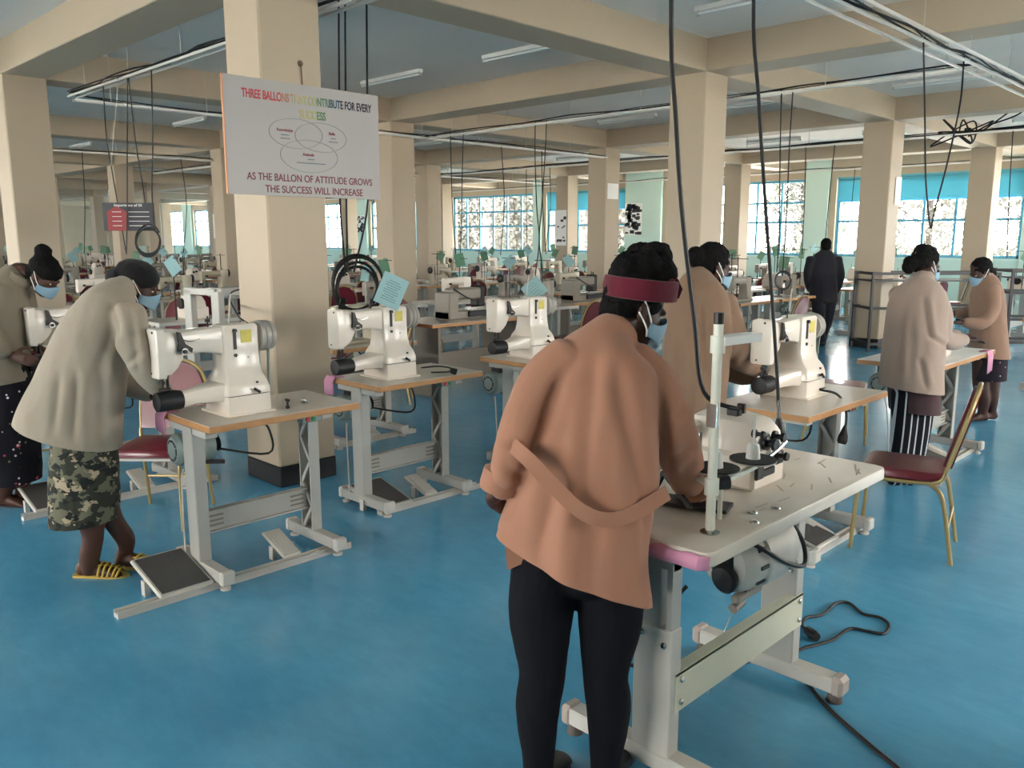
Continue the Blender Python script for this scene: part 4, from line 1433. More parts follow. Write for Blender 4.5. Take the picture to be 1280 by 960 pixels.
        uy = CF - ux * CF.dot(ux); uy = (Vector((CF.x, CF.y, 0)) - ux * Vector((CF.x, CF.y, 0)).dot(ux)).normalized()
        uz = ux.cross(uy)
        if uz.z < 0: uz = -uz
        rings = []
        for q in range(40):
            a = 2 * math.pi * q / 40
            o = ux * math.cos(a) * .108 + uy * math.sin(a) * .132
            nn = o.normalized()
            wv = .003 * math.sin(a * 7)
            rings.append([cb + o + uz * (-.032), cb + o + nn * .007 + uz * (-.030), cb + o + nn * (.009 + wv) + uz * 0, cb + o + nn * .007 + uz * .030, cb + o + uz * .032])
        hb = MB(); rings.append(rings[0])
        hb.rings(rings, cap=False, closed=True)
        hb = hb.build('headband', cloth('maroon_cloth', (94, 24, 40), .1, 9), root, 60, off)
        tl = MB()
        tl.blob(Q(838, 360, 2.58), (.018, .03, .032), (ux, uy, uz), 2)
        tl.prism([(0, -.028), (.03, -.03), (.038, .0), (.02, .03), (-.02, .034), (-.02, -.01)], Q(838, 360, 2.575), ux, uz, uy * .03)
        tl.build('tied_end', MATS['maroon_cloth'], hb, 60, off)

    handR = (Q(870, 616, 2.90), (-.2, 1, -.1), (.2, 0, 1), (-1, 0, 0), .35)
    handL = (Q(614, 622, 2.54), (-.1, .9, -.5), (-.8, 0, .5), (.4, .3, .6), .4)
    person('woman in long peach coat and maroon headband bending over the foreground table', (-1.55, 1.80), F, hc, hf, M_SKIN2, .0065, torso,
           [dict(pts=la, hand=handL), dict(pts=ra, hand=handR)], legs,
           coat=dict(trunk=trunk, mat=tan, fold=fold, more=more, parts=parts, voxel=.0065, name='coat', smooth=4, cuts=[hem(Q(607, 668, 2.45), Q(806, 744, 2.45))]), lower=lower, hair=hair,
           feet=[(Q(672, 985, 2.585), F), (Q(757, 985, 2.625), F)], headup=(0, 0, 1))
main_woman()


# ------------------------------------------------------------------ woman in camouflage skirt
def camo_woman():
    F = Vector((.42, .907, 0)); R_ = Vector((.907, -.42, 0))
    khaki = cloth('khaki_jacket_cloth', (168, 156, 140), .08, 5)
    D = 4.12
    trunk = [(P(80, 590, D), .21, .26, R_), (P(86, 540, D), .21, .245, R_), (P(96, 500, D), .20, .220, R_), (P(108, 455, D), .195, .190, R_), (P(122, 415, D + .02), .19, .165, R_), (P(136, 386, D + .05), .175, .135, R_), (P(148, 368, D + .08), .12, .095, R_), (P(157, 359, D + .1), .066, .062, R_)]
    ra = [(P(160, 392, D - .06), .082), (P(168, 428, D - .10), .074), (P(182, 462, D - .06), .066), (P(196, 480, D + .0), .056), (P(204, 488, D + .05), .046)]
    la = [(P(128, 384, D + .22), .080), (P(140, 430, D + .26), .070), (P(152, 475, D + .24), .060), (P(178, 488, D + .22), .050), (P(188, 492, D + .22), .042)]
    legs = [[(P(92, 560, D - .02), .10), (P(108, 625, D + .0), .085), (P(116, 668, D + .05), .052), (P(112, 695, D + .10), .050), (P(112, 712, D + .15), .040)],
            [(P(112, 560, D + .05), .10), (P(124, 610, D + .06), .080), (P(140, 648, D + .12), .052), (P(156, 672, D + .20), .048), (P(158, 686, D + .25), .038)]]
    camo = patterned('camouflage_print', 'camo', (110, 108, 90), [((58, 60, 52), .50), ((172, 156, 132), .58), ((40, 42, 40), .56)], 13)

    def more(k):
        loft(k, [(P(150, 366, D + .09), .082, .074, R_), (P(158, 356, D + .11), .068, .06, R_)], 16)
    kfold = creases([(74, 470, 66, 540, 6, .016), (96, 470, 92, 545, 5, .016), (150, 400, 118, 470, 7, .012), (165, 395, 172, 460, 5, .012), (128, 450, 126, 545, 6, .014), (176, 440, 160, 455, 4, .010), (140, 380, 150, 420, 5, .010)], wrinkles(.006, 8))

    def lower(root, off):
        k = MB()
        loft(k, [(P(108, 520, D + .03), .18, .14, R_), (P(106, 560, D + .03), .185, .15, R_), (P(106, 610, D + .05), .165, .160, R_), (P(105, 690, D + .10), .155, .155, R_)], 30)
        fuse(k, 'skirt', camo, root, off, .009, 4, wrinkles(.007, 12), [hem(P(66, 659, D), P(150, 652, D))])
        for (a, d) in feet:
            g = Vector((a.x, a.y, 0)); dd = Vector(d).normalized(); w = Vector((-dd.y, dd.x, 0))
            s1 = MB()
            s1.rings([[g + dd * x + w * y + Vector((0, 0, z)) for (x, y) in ((-.075, -.028), (-.085, 0), (-.075, .028), (.02, .034), (.12, .045), (.18, .035), (.205, 0), (.18, -.03), (.12, -.04), (.02, -.034))] for z in (.0, .012)])
            s = s1.build('sandal', mat('yellow_sandal', (196, 166, 74), .6), root, 30, off)
            st = MB()
            for q, x in enumerate((.06, .085, .11, .135, .155)):
                hgt = .072 - .28 * (x - .05)
                st.tube([g + dd * x - w * .046 + Vector((0, 0, .012)), g + dd * (x + .01) - w * .025 + Vector((0, 0, hgt)), g + dd * (x + .012) + w * .02 + Vector((0, 0, hgt)), g + dd * (x - .005) + w * .046 + Vector((0, 0, .012))], .006, 6, 4)
            st.tube([g + dd * .05 - w * .03 + Vector((0, 0, .07)), g + dd * .12 + w * .01 + Vector((0, 0, .052)), g + dd * .17 + Vector((0, 0, .02))], .005, 6, 4)
            st.build('strap', MATS['yellow_sandal'], s, 60, off)
    a1, a2 = P(112, 712, D + .15), P(158, 686, D + .25)
    feet = [(a1, (.72, .69, 0)), (a2, (.80, .60, 0))]
    hc = P(172, 356, D + .16)
    hf = CR * .86 + Vector((CF.x, CF.y, 0)) * .35 + Vector((0, 0, -.42))

    def hair(root, off, c, f, r, u):
        k = MB()
        k.blob(c - f * .018 + u * .045, (.090, .108, .080), (r, f, u), 3)
        k.blob(c - f * .10 - u * .005, (.065, .055, .05), (r, f, u), 3)
        fuse(k, 'head_wrap', cloth('black_wrap_cloth', (26, 24, 26), .1, 9), root, off, .008, 4, wrinkles(.004, 26))
    h1 = (P(206, 491, D + .07), CR * 1.0 + Vector((0, .4, -.15)), (0, 0, 1), Vector((-.5, .8, 0)), .25)
    h2 = (P(194, 496, D + .20), CR * 1.0 + Vector((0, .2, -.1)), (0, 0, 1), Vector((.5, -.8, 0)), .3)
    person('woman in khaki jacket and camouflage skirt bending to her machine', (a1.x, a1.y), F, hc, hf, M_SKIN, .0065, trunk[2:],
           [dict(pts=la, hand=h2), dict(pts=ra, hand=h1)], legs, coat=dict(trunk=trunk, mat=khaki, fold=kfold, more=more, smooth=4, cuts=[hem(P(27, 521, D), P(148, 563, D))]), lower=lower, hair=hair, feet=feet)
camo_woman()


# ------------------------------------------------------------------ woman at the left edge, flowered skirt
def flower_woman():
    F = Vector((.6, .8, 0)); R_ = Vector((.8, -.6, 0))
    D = 5.25
    kh = cloth('olive_jacket_cloth', (140, 130, 113), .08, 5)
    trunk = [(P(4, 520, D), .20, .17, R_), (P(4, 480, D), .20, .16, R_), (P(2, 450, D), .20, .15, R_), (P(4, 410, D), .19, .145, R_), (P(6, 375, D), .19, .13, R_), (P(14, 350, D + .02), .12, .09, R_), (P(22, 340, D + .04), .065, .06, R_)]
    ra = [(P(0, 365, D - .12), .080), (P(-12, 405, D - .16), .072), (P(-2, 430, D - .18), .062), (P(6, 440, D - .16), .05)]
    la = [(P(26, 365, D + .15), .075), (P(36, 400, D + .2), .068), (P(42, 420, D + .16), .055), (P(44, 428, D + .12), .045)]
    legs = [[(P(-2, 490, D), .09), (P(0, 560, D + .06), .075), (P(6, 605, D + .1), .05), (P(4, 625, D + .15), .04)], [(P(22, 490, D + .05), .09), (P(24, 560, D + .08), .075), (P(28, 600, D + .14), .05), (P(28, 612, D + .2), .04)]]
    fl = patterned('flower_print', 'flowers', (26, 24, 30), [((170, 70, 80), .16), ((110, 116, 80), .12), ((226, 222, 226), .13)], 12)

    def lower(root, off):
        k = MB()
        loft(k, [(P(10, 455, D + .02), .17, .13, R_), (P(12, 500, D + .03), .18, .15, R_), (P(16, 560, D + .06), .175, .155, R_), (P(18, 640, D + .11), .165, .155, R_)], 28)
        fuse(k, 'skirt', fl, root, off, .010, 5, wrinkles(.012, 10), [hem(P(-10, 606, D), P(50, 604, D))])
        for (a, d) in feet:
            g = Vector((a.x, a.y, 0)); dd = Vector(d).normalized(); w = Vector((-dd.y, dd.x, 0))
            MB().rings([[g + dd * x + w * y + Vector((0, 0, z)) for (x, y) in ((-.08, -.03), (-.085, .03), (.1, .045), (.19, .03), (.19, -.03), (.1, -.045))] for z in (0, .012)]).build('sandal', M_BLACK, root, 30, off)
    a1, a2 = P(4, 628, D + .15), P(28, 614, D + .2)
    feet = [(a1, (.75, .6, 0)), (a2, (.85, .5, 0))]
    hc = P(55, 345, D + .04)
    hf = CR * .8 + Vector((CF.x, CF.y, 0)) * -.05 + Vector((0, 0, -.62))
    h1 = (P(14, 444, D - .14), CR * 1.0 + Vector((0, 0, -.3)), CF * -1, Vector((0, 0, 1)), .4)
    h2 = (P(47, 434, D + .1), CR + Vector((0, 0, -.5)), (0, 0, 1), Vector((.5, -.8, 0)), .3)

    def extra(root, off):
        MB().lathe([(.075, 0), (.082, .03), (.06, .06)], P(20, 352, D + .0), (CR * .6 + Vector((0, 0, .8))), 18).build('collar', kh, root, 50, off)
    person('woman at the left edge in olive jacket and black flowered skirt', (a1.x, a1.y), F, hc, hf, M_SKIN, .0075, trunk[2:],
           [dict(pts=la, hand=h2), dict(pts=ra, hand=h1)], legs, coat=dict(trunk=trunk, mat=kh, fold=wrinkles(.008, 9), cuts=[hem(P(-30, 482, D), P(40, 474, D))]), lower=lower,
           hair=hair_cap([((0, -.085, .125), (.052, .052, .05)), ((0, .03, .05), (.08, .06, .06))]), feet=feet, extra=extra)
flower_woman()


# ------------------------------------------------------------------ woman in brown coat behind
def brown_woman():
    F = Vector((.1, .995, 0)); R_ = Vector((.995, -.1, 0))
    D = 4.55
    br = cloth('brown_jacket_cloth', (136, 110, 90), .08, 5)
    trunk = [(P(850, 620, D), .22, .16, R_), (P(852, 590, D), .215, .155, R_), (P(856, 540, D), .21, .15, R_), (P(866, 480, D), .20, .145, R_), (P(872, 420, D), .195, .14, R_), (P(872, 380, D), .185, .12, R_), (P(872, 355, D + .02), .12, .09, R_), (P(874, 342, D + .04), .066, .06, R_)]
    ra = [(P(902, 378, D - .03), .080), (P(918, 420, D - .05), .072), (P(922, 446, D + .02), .064), (P(936, 456, D + .12), .055), (P(946, 462, D + .2), .045)]
    la = [(P(842, 375, D + .12), .08), (P(850, 420, D + .2), .07), (P(890, 455, D + .3), .06), (P(925, 470, D + .34), .05), (P(940, 472, D + .36), .042)]
    legs = [[(P(838, 600, D), .09), (P(836, 640, D + .1), .07), (P(838, 680, D + .2), .045)], [(P(866, 600, D), .09), (P(864, 640, D + .1), .07), (P(864, 680, D + .2), .045)]]
    a1 = legs[0][-1][0]; a2 = legs[1][-1][0]

    def lower(root, off):
        k = MB()
        loft(k, [(P(852, 570, D), .17, .13, R_), (P(852, 600, D + .03), .175, .14, R_), (P(852, 655, D + .12), .165, .14, R_)], 26)
        fuse(k, 'skirt', cloth('dark_skirt_cloth', (60, 50, 54), .1), root, off, .011, 4, wrinkles(.006, 10))
    hc = P(892, 334, D + .06)
    hf = CR * .62 + F * .55 + Vector((0, 0, -.35))
    h1 = (P(950, 466, D + .24), CR * .8 + F * .6 + Vector((0, 0, -.2)), (0, 0, 1), Vector((-.8, .3, 0)), .3)
    h2 = (P(944, 476, D + .38), CR * .8 + F * .6 + Vector((0, 0, -.1)), (0, 0, 1), Vector((.8, -.3, 0)), .3)
    person('woman in brown jacket working behind the peach-coated woman', (a1.x, a1.y), F, hc, hf, M_SKIN2, .0075, trunk[1:], [dict(pts=la, hand=h2), dict(pts=ra, hand=h1)], legs,
           coat=dict(trunk=trunk, mat=br, fold=creases([(880, 380, 884, 470, 5, .012), (850, 400, 848, 520, 6, .012), (905, 400, 908, 450, 5, .014), (868, 480, 866, 560, 6, .010), (930, 430, 915, 450, 4, .010)], wrinkles(.006, 9)), cuts=[hem(P(820, 592, D), P(890, 592, D))]), lower=lower, hair=hair_cap([((.0, -.125, .02), (.06, .052, .058))], rough=.006), feet=[(a1, F), (a2, F)])
brown_woman()


# ------------------------------------------------------------------ two women standing at the right
def grey_woman():
    F = Vector((.15, .99, 0)); R_ = Vector((.99, -.15, 0))
    D = 5.75
    g = cloth('grey_brown_jacket_cloth', (166, 146, 134), .08, 5)
    trunk = [(P(1137, 520, D), .225, .18, R_), (P(1138, 482, D), .215, .17, R_), (P(1140, 450, D), .21, .16, R_), (P(1144, 410, D), .205, .15, R_), (P(1147, 380, D), .20, .14, R_), (P(1150, 364, D), .165, .115, R_), (P(1154, 352, D + .02), .09, .08, R_), (P(1157, 345, D + .03), .062, .06, R_)]
    ra = [(P(1168, 370, D - .03), .075), (P(1177, 396, D - .06), .070), (P(1177, 420, D - .06), .066), (P(1191, 427, D + .02), .058), (P(1204, 425, D + .12), .046)]
    la = [(P(1126, 366, D + .12), .08), (P(1130, 405, D + .2), .07), (P(1160, 424, D + .32), .06), (P(1195, 420, D + .4), .048)]
    legs = [[(P(1134, 490, D), .09), (P(1130, 540, D + .04), .075), (P(1122, 590, D + .1), .05), (P(1118, 600, D + .14), .042)], [(P(1150, 490, D), .09), (P(1146, 540, D + .04), .075), (P(1138, 590, D + .1), .05), (P(1135, 600, D + .14), .042)]]
    a1, a2 = legs[0][-1][0], legs[1][-1][0]

    def lower(root, off):
        k = MB()
        loft(k, [(P(1142, 470, D), .18, .14, R_), (P(1143, 500, D + .02), .175, .14, R_), (P(1144, 545, D + .05), .165, .135, R_)], 26)
        fuse(k, 'skirt', cloth('maroon_brown_cloth', (84, 62, 64), .1), root, off, .011, 4, None, [hem(P(1110, 513, D), P(1170, 516, D))])
        k = MB()
        for l in legs:
            limb(k, [(p, r + .014) for p, r in l], 18)
        fuse(k, 'trousers', patterned('white_fleck_stripes', 'stripes', (24, 24, 30), [((196, 196, 200), .90)], 10), root, off, .011, 3)
    hc = P(1157, 331, D + .06)
    hf = CR * .55 + F * .7 + Vector((0, 0, -.38))
    h1 = (P(1208, 425, D + .18), CR * .8 + F * .6, (0, 0, 1), Vector((-.8, .3, 0)), .3)
    h2 = (P(1199, 420, D + .42), CR * .8 + F * .6, (0, 0, 1), Vector((.8, -.3, 0)), .3)
    person('woman in grey-brown jacket standing with her back to us at the right', (a1.x, a1.y), F, hc, hf, M_SKIN2, .0085, trunk[2:], [dict(pts=la, hand=h2), dict(pts=ra, hand=h1)], legs,
           coat=dict(trunk=trunk, mat=g, fold=creases([(1156, 375, 1162, 420, 4, .018), (1162, 420, 1182, 432, 3, .012), (1150, 450, 1158, 485, 4, .014), (1128, 390, 1122, 470, 5, .010), (1140, 400, 1138, 470, 5, .008)], wrinkles(.006, 8)), cuts=[hem(P(1100, 482, D), P(1175, 490, D))]), lower=lower, hair=hair_cap([((-.02, -.10, -.02), (.06, .06, .055)), ((0, -.06, .08), (.06, .06, .05)), ((-.02, -.12, -.05), (.04, .05, .05))], rough=.006), feet=[(a1, F), (a2, F)])
grey_woman()


def far_woman():
    F = Vector((-.55, -.83, 0)); F = (CR * -.9 + Vector((CF.x, CF.y, 0)) * -.1).normalized(); R_ = Vector((F.y, -F.x, 0))
    D = 7.75
    g = cloth('tan_jacket_cloth', (150, 120, 102), .08, 5)
    trunk = [(P(1237, 470, D), .185, .165, R_), (P(1237, 445, D), .18, .16, R_), (P(1235, 420, D), .175, .15, R_), (P(1235, 395, D), .165, .14, R_), (P(1234, 370, D), .165, .13, R_), (P(1233, 354, D), .13, .10, R_), (P(1231, 345, D), .075, .07, R_)]
    ra = [(P(1240, 362, D - .12), .07), (P(1240, 388, D - .16), .064), (P(1228, 404, D - .18), .056), (P(1212, 404, D - .16), .048), (P(1206, 403, D - .15), .042)]
    la = [(P(1226, 362, D + .14), .07), (P(1218, 384, D + .18), .06), (P(1204, 392, D + .16), .05), (P(1194, 392, D + .14), .042)]
    legs = [[(P(1228, 450, D), .085), (P(1226, 480, D + .06), .07), (P(1230, 500, D + .1), .055), (P(1228, 516, D + .14), .042)], [(P(1242, 450, D + .05), .085), (P(1240, 480, D + .1), .07), (P(1240, 500, D + .14), .055), (P(1239, 514, D + .2), .042)]]
    a1, a2 = legs[0][-1][0], legs[1][-1][0]

    def lower(root, off):
        k = MB()
        loft(k, [(P(1237, 432, D), .165, .135, R_), (P(1237, 455, D + .02), .16, .14, R_), (P(1236, 495, D + .04), .15, .13, R_)], 26)
        fuse(k, 'skirt', patterned('pale_flower_print', 'flowers', (40, 34, 42), [((180, 150, 150), .10)], 16), root, off, .012, 4, None, [hem(P(1210, 476, D), P(1262, 474, D))])
    hc = P(1226, 340, D)
    hf = F * 1.0 + Vector((0, 0, -.45))
    h1 = (P(1203, 403, D - .15), F, (0, 0, 1), Vector((.3, .8, 0)), .3)
    h2 = (P(1189, 392, D + .13), F, (0, 0, 1), Vector((-.3, -.8, 0)), .3)
    person('woman in tan jacket and dark flowered skirt facing left at the right edge', (a1.x, a1.y), F, hc, hf, M_SKIN2, .0085, trunk[2:], [dict(pts=la, hand=h2), dict(pts=ra, hand=h1)], legs,
           coat=dict(trunk=trunk, mat=g, fold=wrinkles(.007, 8), cuts=[hem(P(1210, 445, D), P(1262, 447, D))]), lower=lower, hair=hair_cap([((0, -.07, -.06), (.062, .06, .09)), ((0, -.085, -.12), (.045, .045, .06))], rough=.005), feet=[(a1, F), (a2, F)])
far_woman()


def walking_man():
    F = Vector((-.62, .78, 0)); R_ = Vector((.78, .62, 0))
    D = 13.3
    dk = cloth('dark_suit_cloth', (38, 37, 44), .1, 5)
    trunk = [(P(1030, 390, D), .215, .15, R_), (P(1030, 376, D), .215, .15, R_), (P(1029, 362, D), .215, .15, R_), (P(1029, 345, D), .215, .145, R_), (P(1030, 328, D), .215, .13, R_), (P(1031, 318, D), .15, .10, R_), (P(1031, 313, D), .07, .065, R_)]
    ra = [(P(1046, 324, D), .08), (P(1050, 342, D - .02), .07), (P(1048, 356, D + .02), .06), (P(1044, 366, D + .1), .05)]
    la = [(P(1014, 324, D), .08), (P(1010, 342, D), .07), (P(1011, 356, D + .06), .06), (P(1013, 362, D + .14), .05)]
    legs = [[(P(1023, 376, D), .10), (P(1024, 400, D + .08), .075), (P(1027, 420, D + .12), .055), (P(1028, 430, D + .16), .045)], [(P(1037, 376, D), .10), (P(1034, 400, D + .15), .075), (P(1030, 416, D + .3), .055), (P(1029, 424, D + .42), .045)]]
    a1, a2 = legs[0][-1][0], legs[1][-1][0]

    def lower(root, off):
        k = MB()
        for l in legs:
            limb(k, [(p, r + .012) for p, r in l], 16)
        fuse(k, 'trousers', dk, root, off, .013, 3)
        for a in (a1, a2):
            g = Vector((a.x, a.y, 0)); s = MB(); w = R_
            loft(s, [(g - F * .06 + Vector((0, 0, .035)), .036, .034, w), (g + F * .04 + Vector((0, 0, .04)), .042, .038, w), (g + F * .18 + Vector((0, 0, .024)), .042, .022, w)], 14)
            s.build('shoe', M_BLACK, root, 60, off)
    hc = P(1032, 308, D)
    h1 = (P(1043, 370, D + .12), (0, .1, -1), R_, F, .4)
    h2 = (P(1013, 366, D + .16), (0, .1, -1), -R_, F, .4)
    person('man in dark suit walking away beside the cream column', (a1.x, a1.y), F, hc, F + Vector((0, 0, -.1)), M_SKIN2, .010, trunk[1:], [dict(pts=la, hand=h2), dict(pts=ra, hand=h1)], legs,
           coat=dict(trunk=trunk, mat=dk, fold=wrinkles(.005, 8), cuts=[hem(P(1010, 377, D), P(1050, 377, D))]), lower=lower, hair=hair_cap([], voxel=.009, rough=.002), mask=False, feet=[(a1, F), (a2, F)])
walking_man()

# ================================================================== CEILING FITTINGS
def lamp(label, x, y, group='ceiling tube lamps', l=1.25):
    t = thing('tube_lamp', label, 'lamp', (x, y, SZ), 0, group)
    MB().span(-l / 2, l / 2, -.03, .03, -.045, 0, ch=.006).build('lamp_body', M_WHITE, t)
    MB().cyl((-l / 2 + .03, 0, -.062), (l / 2 - .03, 0, -.062), .014, .014, 10).build('tube', M_TUBE, t)
    for s in (-1, 1):
        MB().span(s * (l / 2 - .02) - .012, s * (l / 2 - .02) + .012, -.02, .02, -.08, -.04).build('tube_holder', M_PALE, t)
near = {(-9.05, 6.95): 'unlit tube lamp between the sign and the first tan column', (-6.72, 6.98): 'unlit tube lamp high in the middle of the picture',
        (-3.85, 6.92): 'unlit tube lamp at the top edge right of the middle', (-9.15, 12.1): 'unlit tube lamp left of the wide column in the middle', (-4.05, 12.12): 'unlit tube lamp above the dark steel rack',
        (-14.85, 6.94): 'unlit tube lamp left of the sign column'}
for (x, y), l in near.items():
    lamp(l, x, y)
far_lamps = [(-17.3, 6.95), (-20.3, 6.95), (-12.2, 12.1), (-14.6, 12.1), (-6.6, 12.1), (-20, 12.1), (-6.4, 16.9), (-8.9, 16.9), (-3.8, 16.9), (-11.9, 16.9), (-14.4, 16.9), (-19.9, 16.9), (-25.3, 12.1), (-9.1, 2.0), (-2.0, 16.9)]
for k, (x, y) in enumerate(sorted(far_lamps, key=lambda q: project((q[0], q[1], SZ))[0])):
    lamp('unlit tube lamp far down the hall, %s of the small ones' % ['first', 'second', 'third', 'fourth', 'fifth', 'sixth', 'seventh', 'eighth', 'ninth', 'tenth', 'eleventh', 'twelfth', 'thirteenth', 'fourteenth', 'fifteenth'][k] + ' from left', x, y)

# cable rails hung from the slab on thin rods
RZ = 3.22
def rail(label, p0, p1, n=3, cables=3, seed=1, gap=.09):
    rnd = random.Random(seed)
    p0, p1 = Vector(p0), Vector(p1)
    t = thing('cable_rail', label, 'cable rail', p0, 0, 'cable rails under the ceiling')
    d = p1 - p0
    L = d.length; e = d.normalized(); s = Vector((-e.y, e.x, 0))
    for k in range(n):
        o = s * (k - (n - 1) / 2) * gap
        MB().beam(o, o + d, .018, .022).build('rail_bar', M_RAIL, t, smooth=0)
    rod = MB().cyl((0, 0, 0), (0, 0, SZ - p0.z), .004, .004, 6).mesh('hanger_rod', M_PALE, 0)
    q = .4
    while q < L:
        ro = bpy.data.objects.new('hanger_rod', rod)
        COL.objects.link(ro)
        ro.parent = t
        ro.location = e * q
        q += 1.15
    for k in range(cables):
        pts, q = [], 0.0
        while q < L:
            pts.append(e * q + s * rnd.uniform(-.05, .05) + Vector((0, 0, .03 + rnd.uniform(-.01, .03))))
            q += rnd.uniform(.5, .9)
        pts.append(d + Vector((0, 0, .03)))
        if len(pts) > 2:
            MB().tube(pts, rnd.uniform(.005, .009), 5, 3).build('laid_cable', M_RUBBER, t)
    return t
rail('cable rail running from the left column past the sign column', (-10.1, 3.42, RZ), (-2.55, 3.42, RZ), 2, 4, 3)
rail('broad three-bar cable rail crossing the upper right corner', (-2.55, 3.3, RZ), (-2.55, 19.5, RZ), 3, 4, 4, .14)
rail('cable rail running behind the wide centre column to the upper right', (-20.5, 8.62, RZ), (-2.6, 8.62, RZ), 2, 2, 5)
rail('cable rail beyond the cream column right of centre', (-22, 13.85, RZ), (0.5, 13.85, RZ), 2, 3, 6)
rail('cable rail nearest the window wall', (-30, 18.98, RZ), (0.5, 18.98, RZ), 2, 2, 7)
rail('cable rail along the second column line at the left', (-10.3, 3.5, RZ), (-10.3, 13, RZ), 2, 2, 8)
rail('farthest cable rail at the left between the columns', (-16.3, 3.5, RZ), (-16.3, 18, RZ), 2, 2, 9)

def cable(label, pts, r=.008, plug=False, group='black cables hanging from the rails', name='power_cable'):
    m = MB().tube(pts, r, 7, 6)
    if plug:
        a, b = Vector(pts[-1]), Vector(pts[-2])
        d = (a - b).normalized()
        m.lathe([(r, -.06), (.016, -.03), (.026, .0), (.028, .03), (.02, .045)], a, d, 10)
    return mesh_thing(m, name, M_RUBBER, label, 'cable', group, base=Vector(pts[0]))
def rail_point(x, y0=None, x0=None):
    """point of a rail (running along X at y0, or along Y at x0) seen in direction x"""
    lo, hi = (-40.0, 3.0) if y0 is not None else (2.0, 22.0)
    for _ in range(50):
        m = (lo + hi) / 2
        q = Vector((m, y0, RZ)) if y0 is not None else Vector((x0, m, RZ))
        if project(q)[0] < x: lo = m
        else: hi = m
    return q


def drop(label, q, pts, r=.007, plug=False, depth=0.0):
    """cable from rail point q down through the seen points"""
    cable(label, [q + Vector((0, 0, .03)), q + Vector((0, 0, -.05))] + [PV(x, y, q + CF * (depth * k / len(pts))) for k, (x, y) in enumerate(pts, 1)], r, plug)
# near drops
q = P(838, -20, 3.0); q.z = SZ
cable('thick black cable hanging down across the brown-jacketed woman', [q, P(839, 0, 3.0), P(845, 150, 3.05), P(853, 270, 3.1), P(868, 400, 3.12), P(880, 490, 3.12), Vector((-1.52, 2.74, TZ + .255))], .0085)
q = P(942, -20, 3.75); q.z = SZ
cable('black cable with plug hanging in front of the white machine at the right', [q, P(942, 0, 3.75), P(948, 120, 3.75), P(957, 260, 3.8), P(967, 400, 3.85), P(972, 480, 3.85), P(974, 535, 3.86)], .0085, True)
cable('black plug lead hanging over the edge of the table at the right', [Vector((-2.03, 4.60, TZ + .04)), P(1025, 487, 4.72), P(1045, 492, 4.70), P(1056, 506, 4.66), P(1058, 525, 4.64), P(1054, 545, 4.64)], .007, True)
drop('left cable of the pair tied above the grey-jacketed woman', rail_point(1155, x0=-2.55), [(1156, 140), (1157, 220), (1161, 270), (1163, 285)])
drop('right slanting cable of the pair tied above the grey-jacketed woman', rail_point(1205, x0=-2.55), [(1200, 130), (1185, 200), (1168, 265), (1164, 285)], depth=-1.0)
drop('left one of two cables dropping between the wide column and the dark figure', rail_point(977, y0=8.62), [(975, 200), (974, 290), (971, 340)])
drop('right one of two cables dropping between the wide column and the dark figure', rail_point(991, y0=8.62), [(987, 180), (983, 270), (978, 345)])
drop('cable dropping just left of the wide centre column', rail_point(839, y0=8.62), [(838, 180), (838, 260), (837, 330)])
drop('cable crossing the large blue window, left of two', rail_point(563, y0=8.62), [(564, 210), (566, 270), (571, 330)])
drop('cable crossing the large blue window, right of two', rail_point(579, y0=8.62), [(578, 210), (577, 270), (575, 330)])
drop('left one of two long cables dropping beside the blue window to a white machine', rail_point(669, y0=8.62), [(669, 200), (671, 260), (674, 300), (669, 345)], depth=-2.0)
drop('right one of two long cables dropping beside the blue window to a white machine', rail_point(683, y0=8.62), [(681, 200), (677, 260), (674, 300), (678, 340), (676, 378)], depth=-4.0)
for (x, lab) in ((423, 'first'), (431, 'second'), (458, 'third')):
    cable(lab + ' black cable coming down right of the sign column behind the sign', [P(x, -40, 6.5), P(x + 1, 110, 6.5), P(x + 2, 250, 6.5), P(432 + (x - 423) * .3, 340, 6.4)], .008)
drop('slanting black cable at the left above the dark sign', rail_point(129, y0=3.42), [(133, 170), (141, 220), (158, 318)], .006)
drop('straight black cable at the left above the dark sign', rail_point(159, y0=3.42), [(159, 180), (159, 250), (158, 318)], .006)
drop('black cable from the same clip slanting right behind the dark sign', rail_point(161, y0=3.42), [(170, 180), (179, 235), (186, 285)], .006, depth=.3)
drop('black cable dropping at the right end of the dark sign', rail_point(189, y0=3.42), [(191, 180), (190, 235), (192, 285)], .006)

def coil(label, c, r, n, axis, rt=.009, wob=.12, seed=2):
    rnd = random.Random(seed)
    a = Vector(axis).normalized()
    u = a.cross(Vector((0, 0, 1))).normalized(); w = a.cross(u)
    pts = []
    for k in range(n * 14):
        q = 2 * math.pi * k / 14
        rr = r * (1 + wob * math.sin(k * .23 + seed))
        pts.append(Vector(c) + u * math.cos(q) * rr + w * math.sin(q) * rr * 1.15 + a * (.006 * math.sin(k * .7)) + w * (.02 * math.sin(k * .11)))
    return mesh_thing(MB().tube(pts, rt, 6, 2), 'cable_coil', M_RUBBER, label, 'cable', base=Vector(c))
coil('large coil of black cable hung beside the sign column', P(447, 358, 6.42), .175, 5, CF, .011, .16)
mesh_thing(MB().box((0, 0, 0), (.05, .03, .10), rot=Matrix.Rotation(.45, 3, 'Y') @ Matrix.Rotation(.78, 3, 'Z'), ch=.008), 'socket_block', M_BLACK, 'black socket block in the large cable coil', 'socket').location = P(428, 380, 6.42)
coil('thin ring of coiled cable under the dark sign at the left', PV(185, 301, rail_point(189, y0=3.42)), .115, 3, CF, .008, .03, 5)
coil('coiled loop of cable on the lead before the far machines at the right', PV(979, 349, rail_point(991, y0=8.62)), .085, 2, CF, .008, .08, 7)
tq = PV(1205, 164, Vector((-3.0, 13.85, RZ)), (0, 1, 0))
rt = random.Random(8)
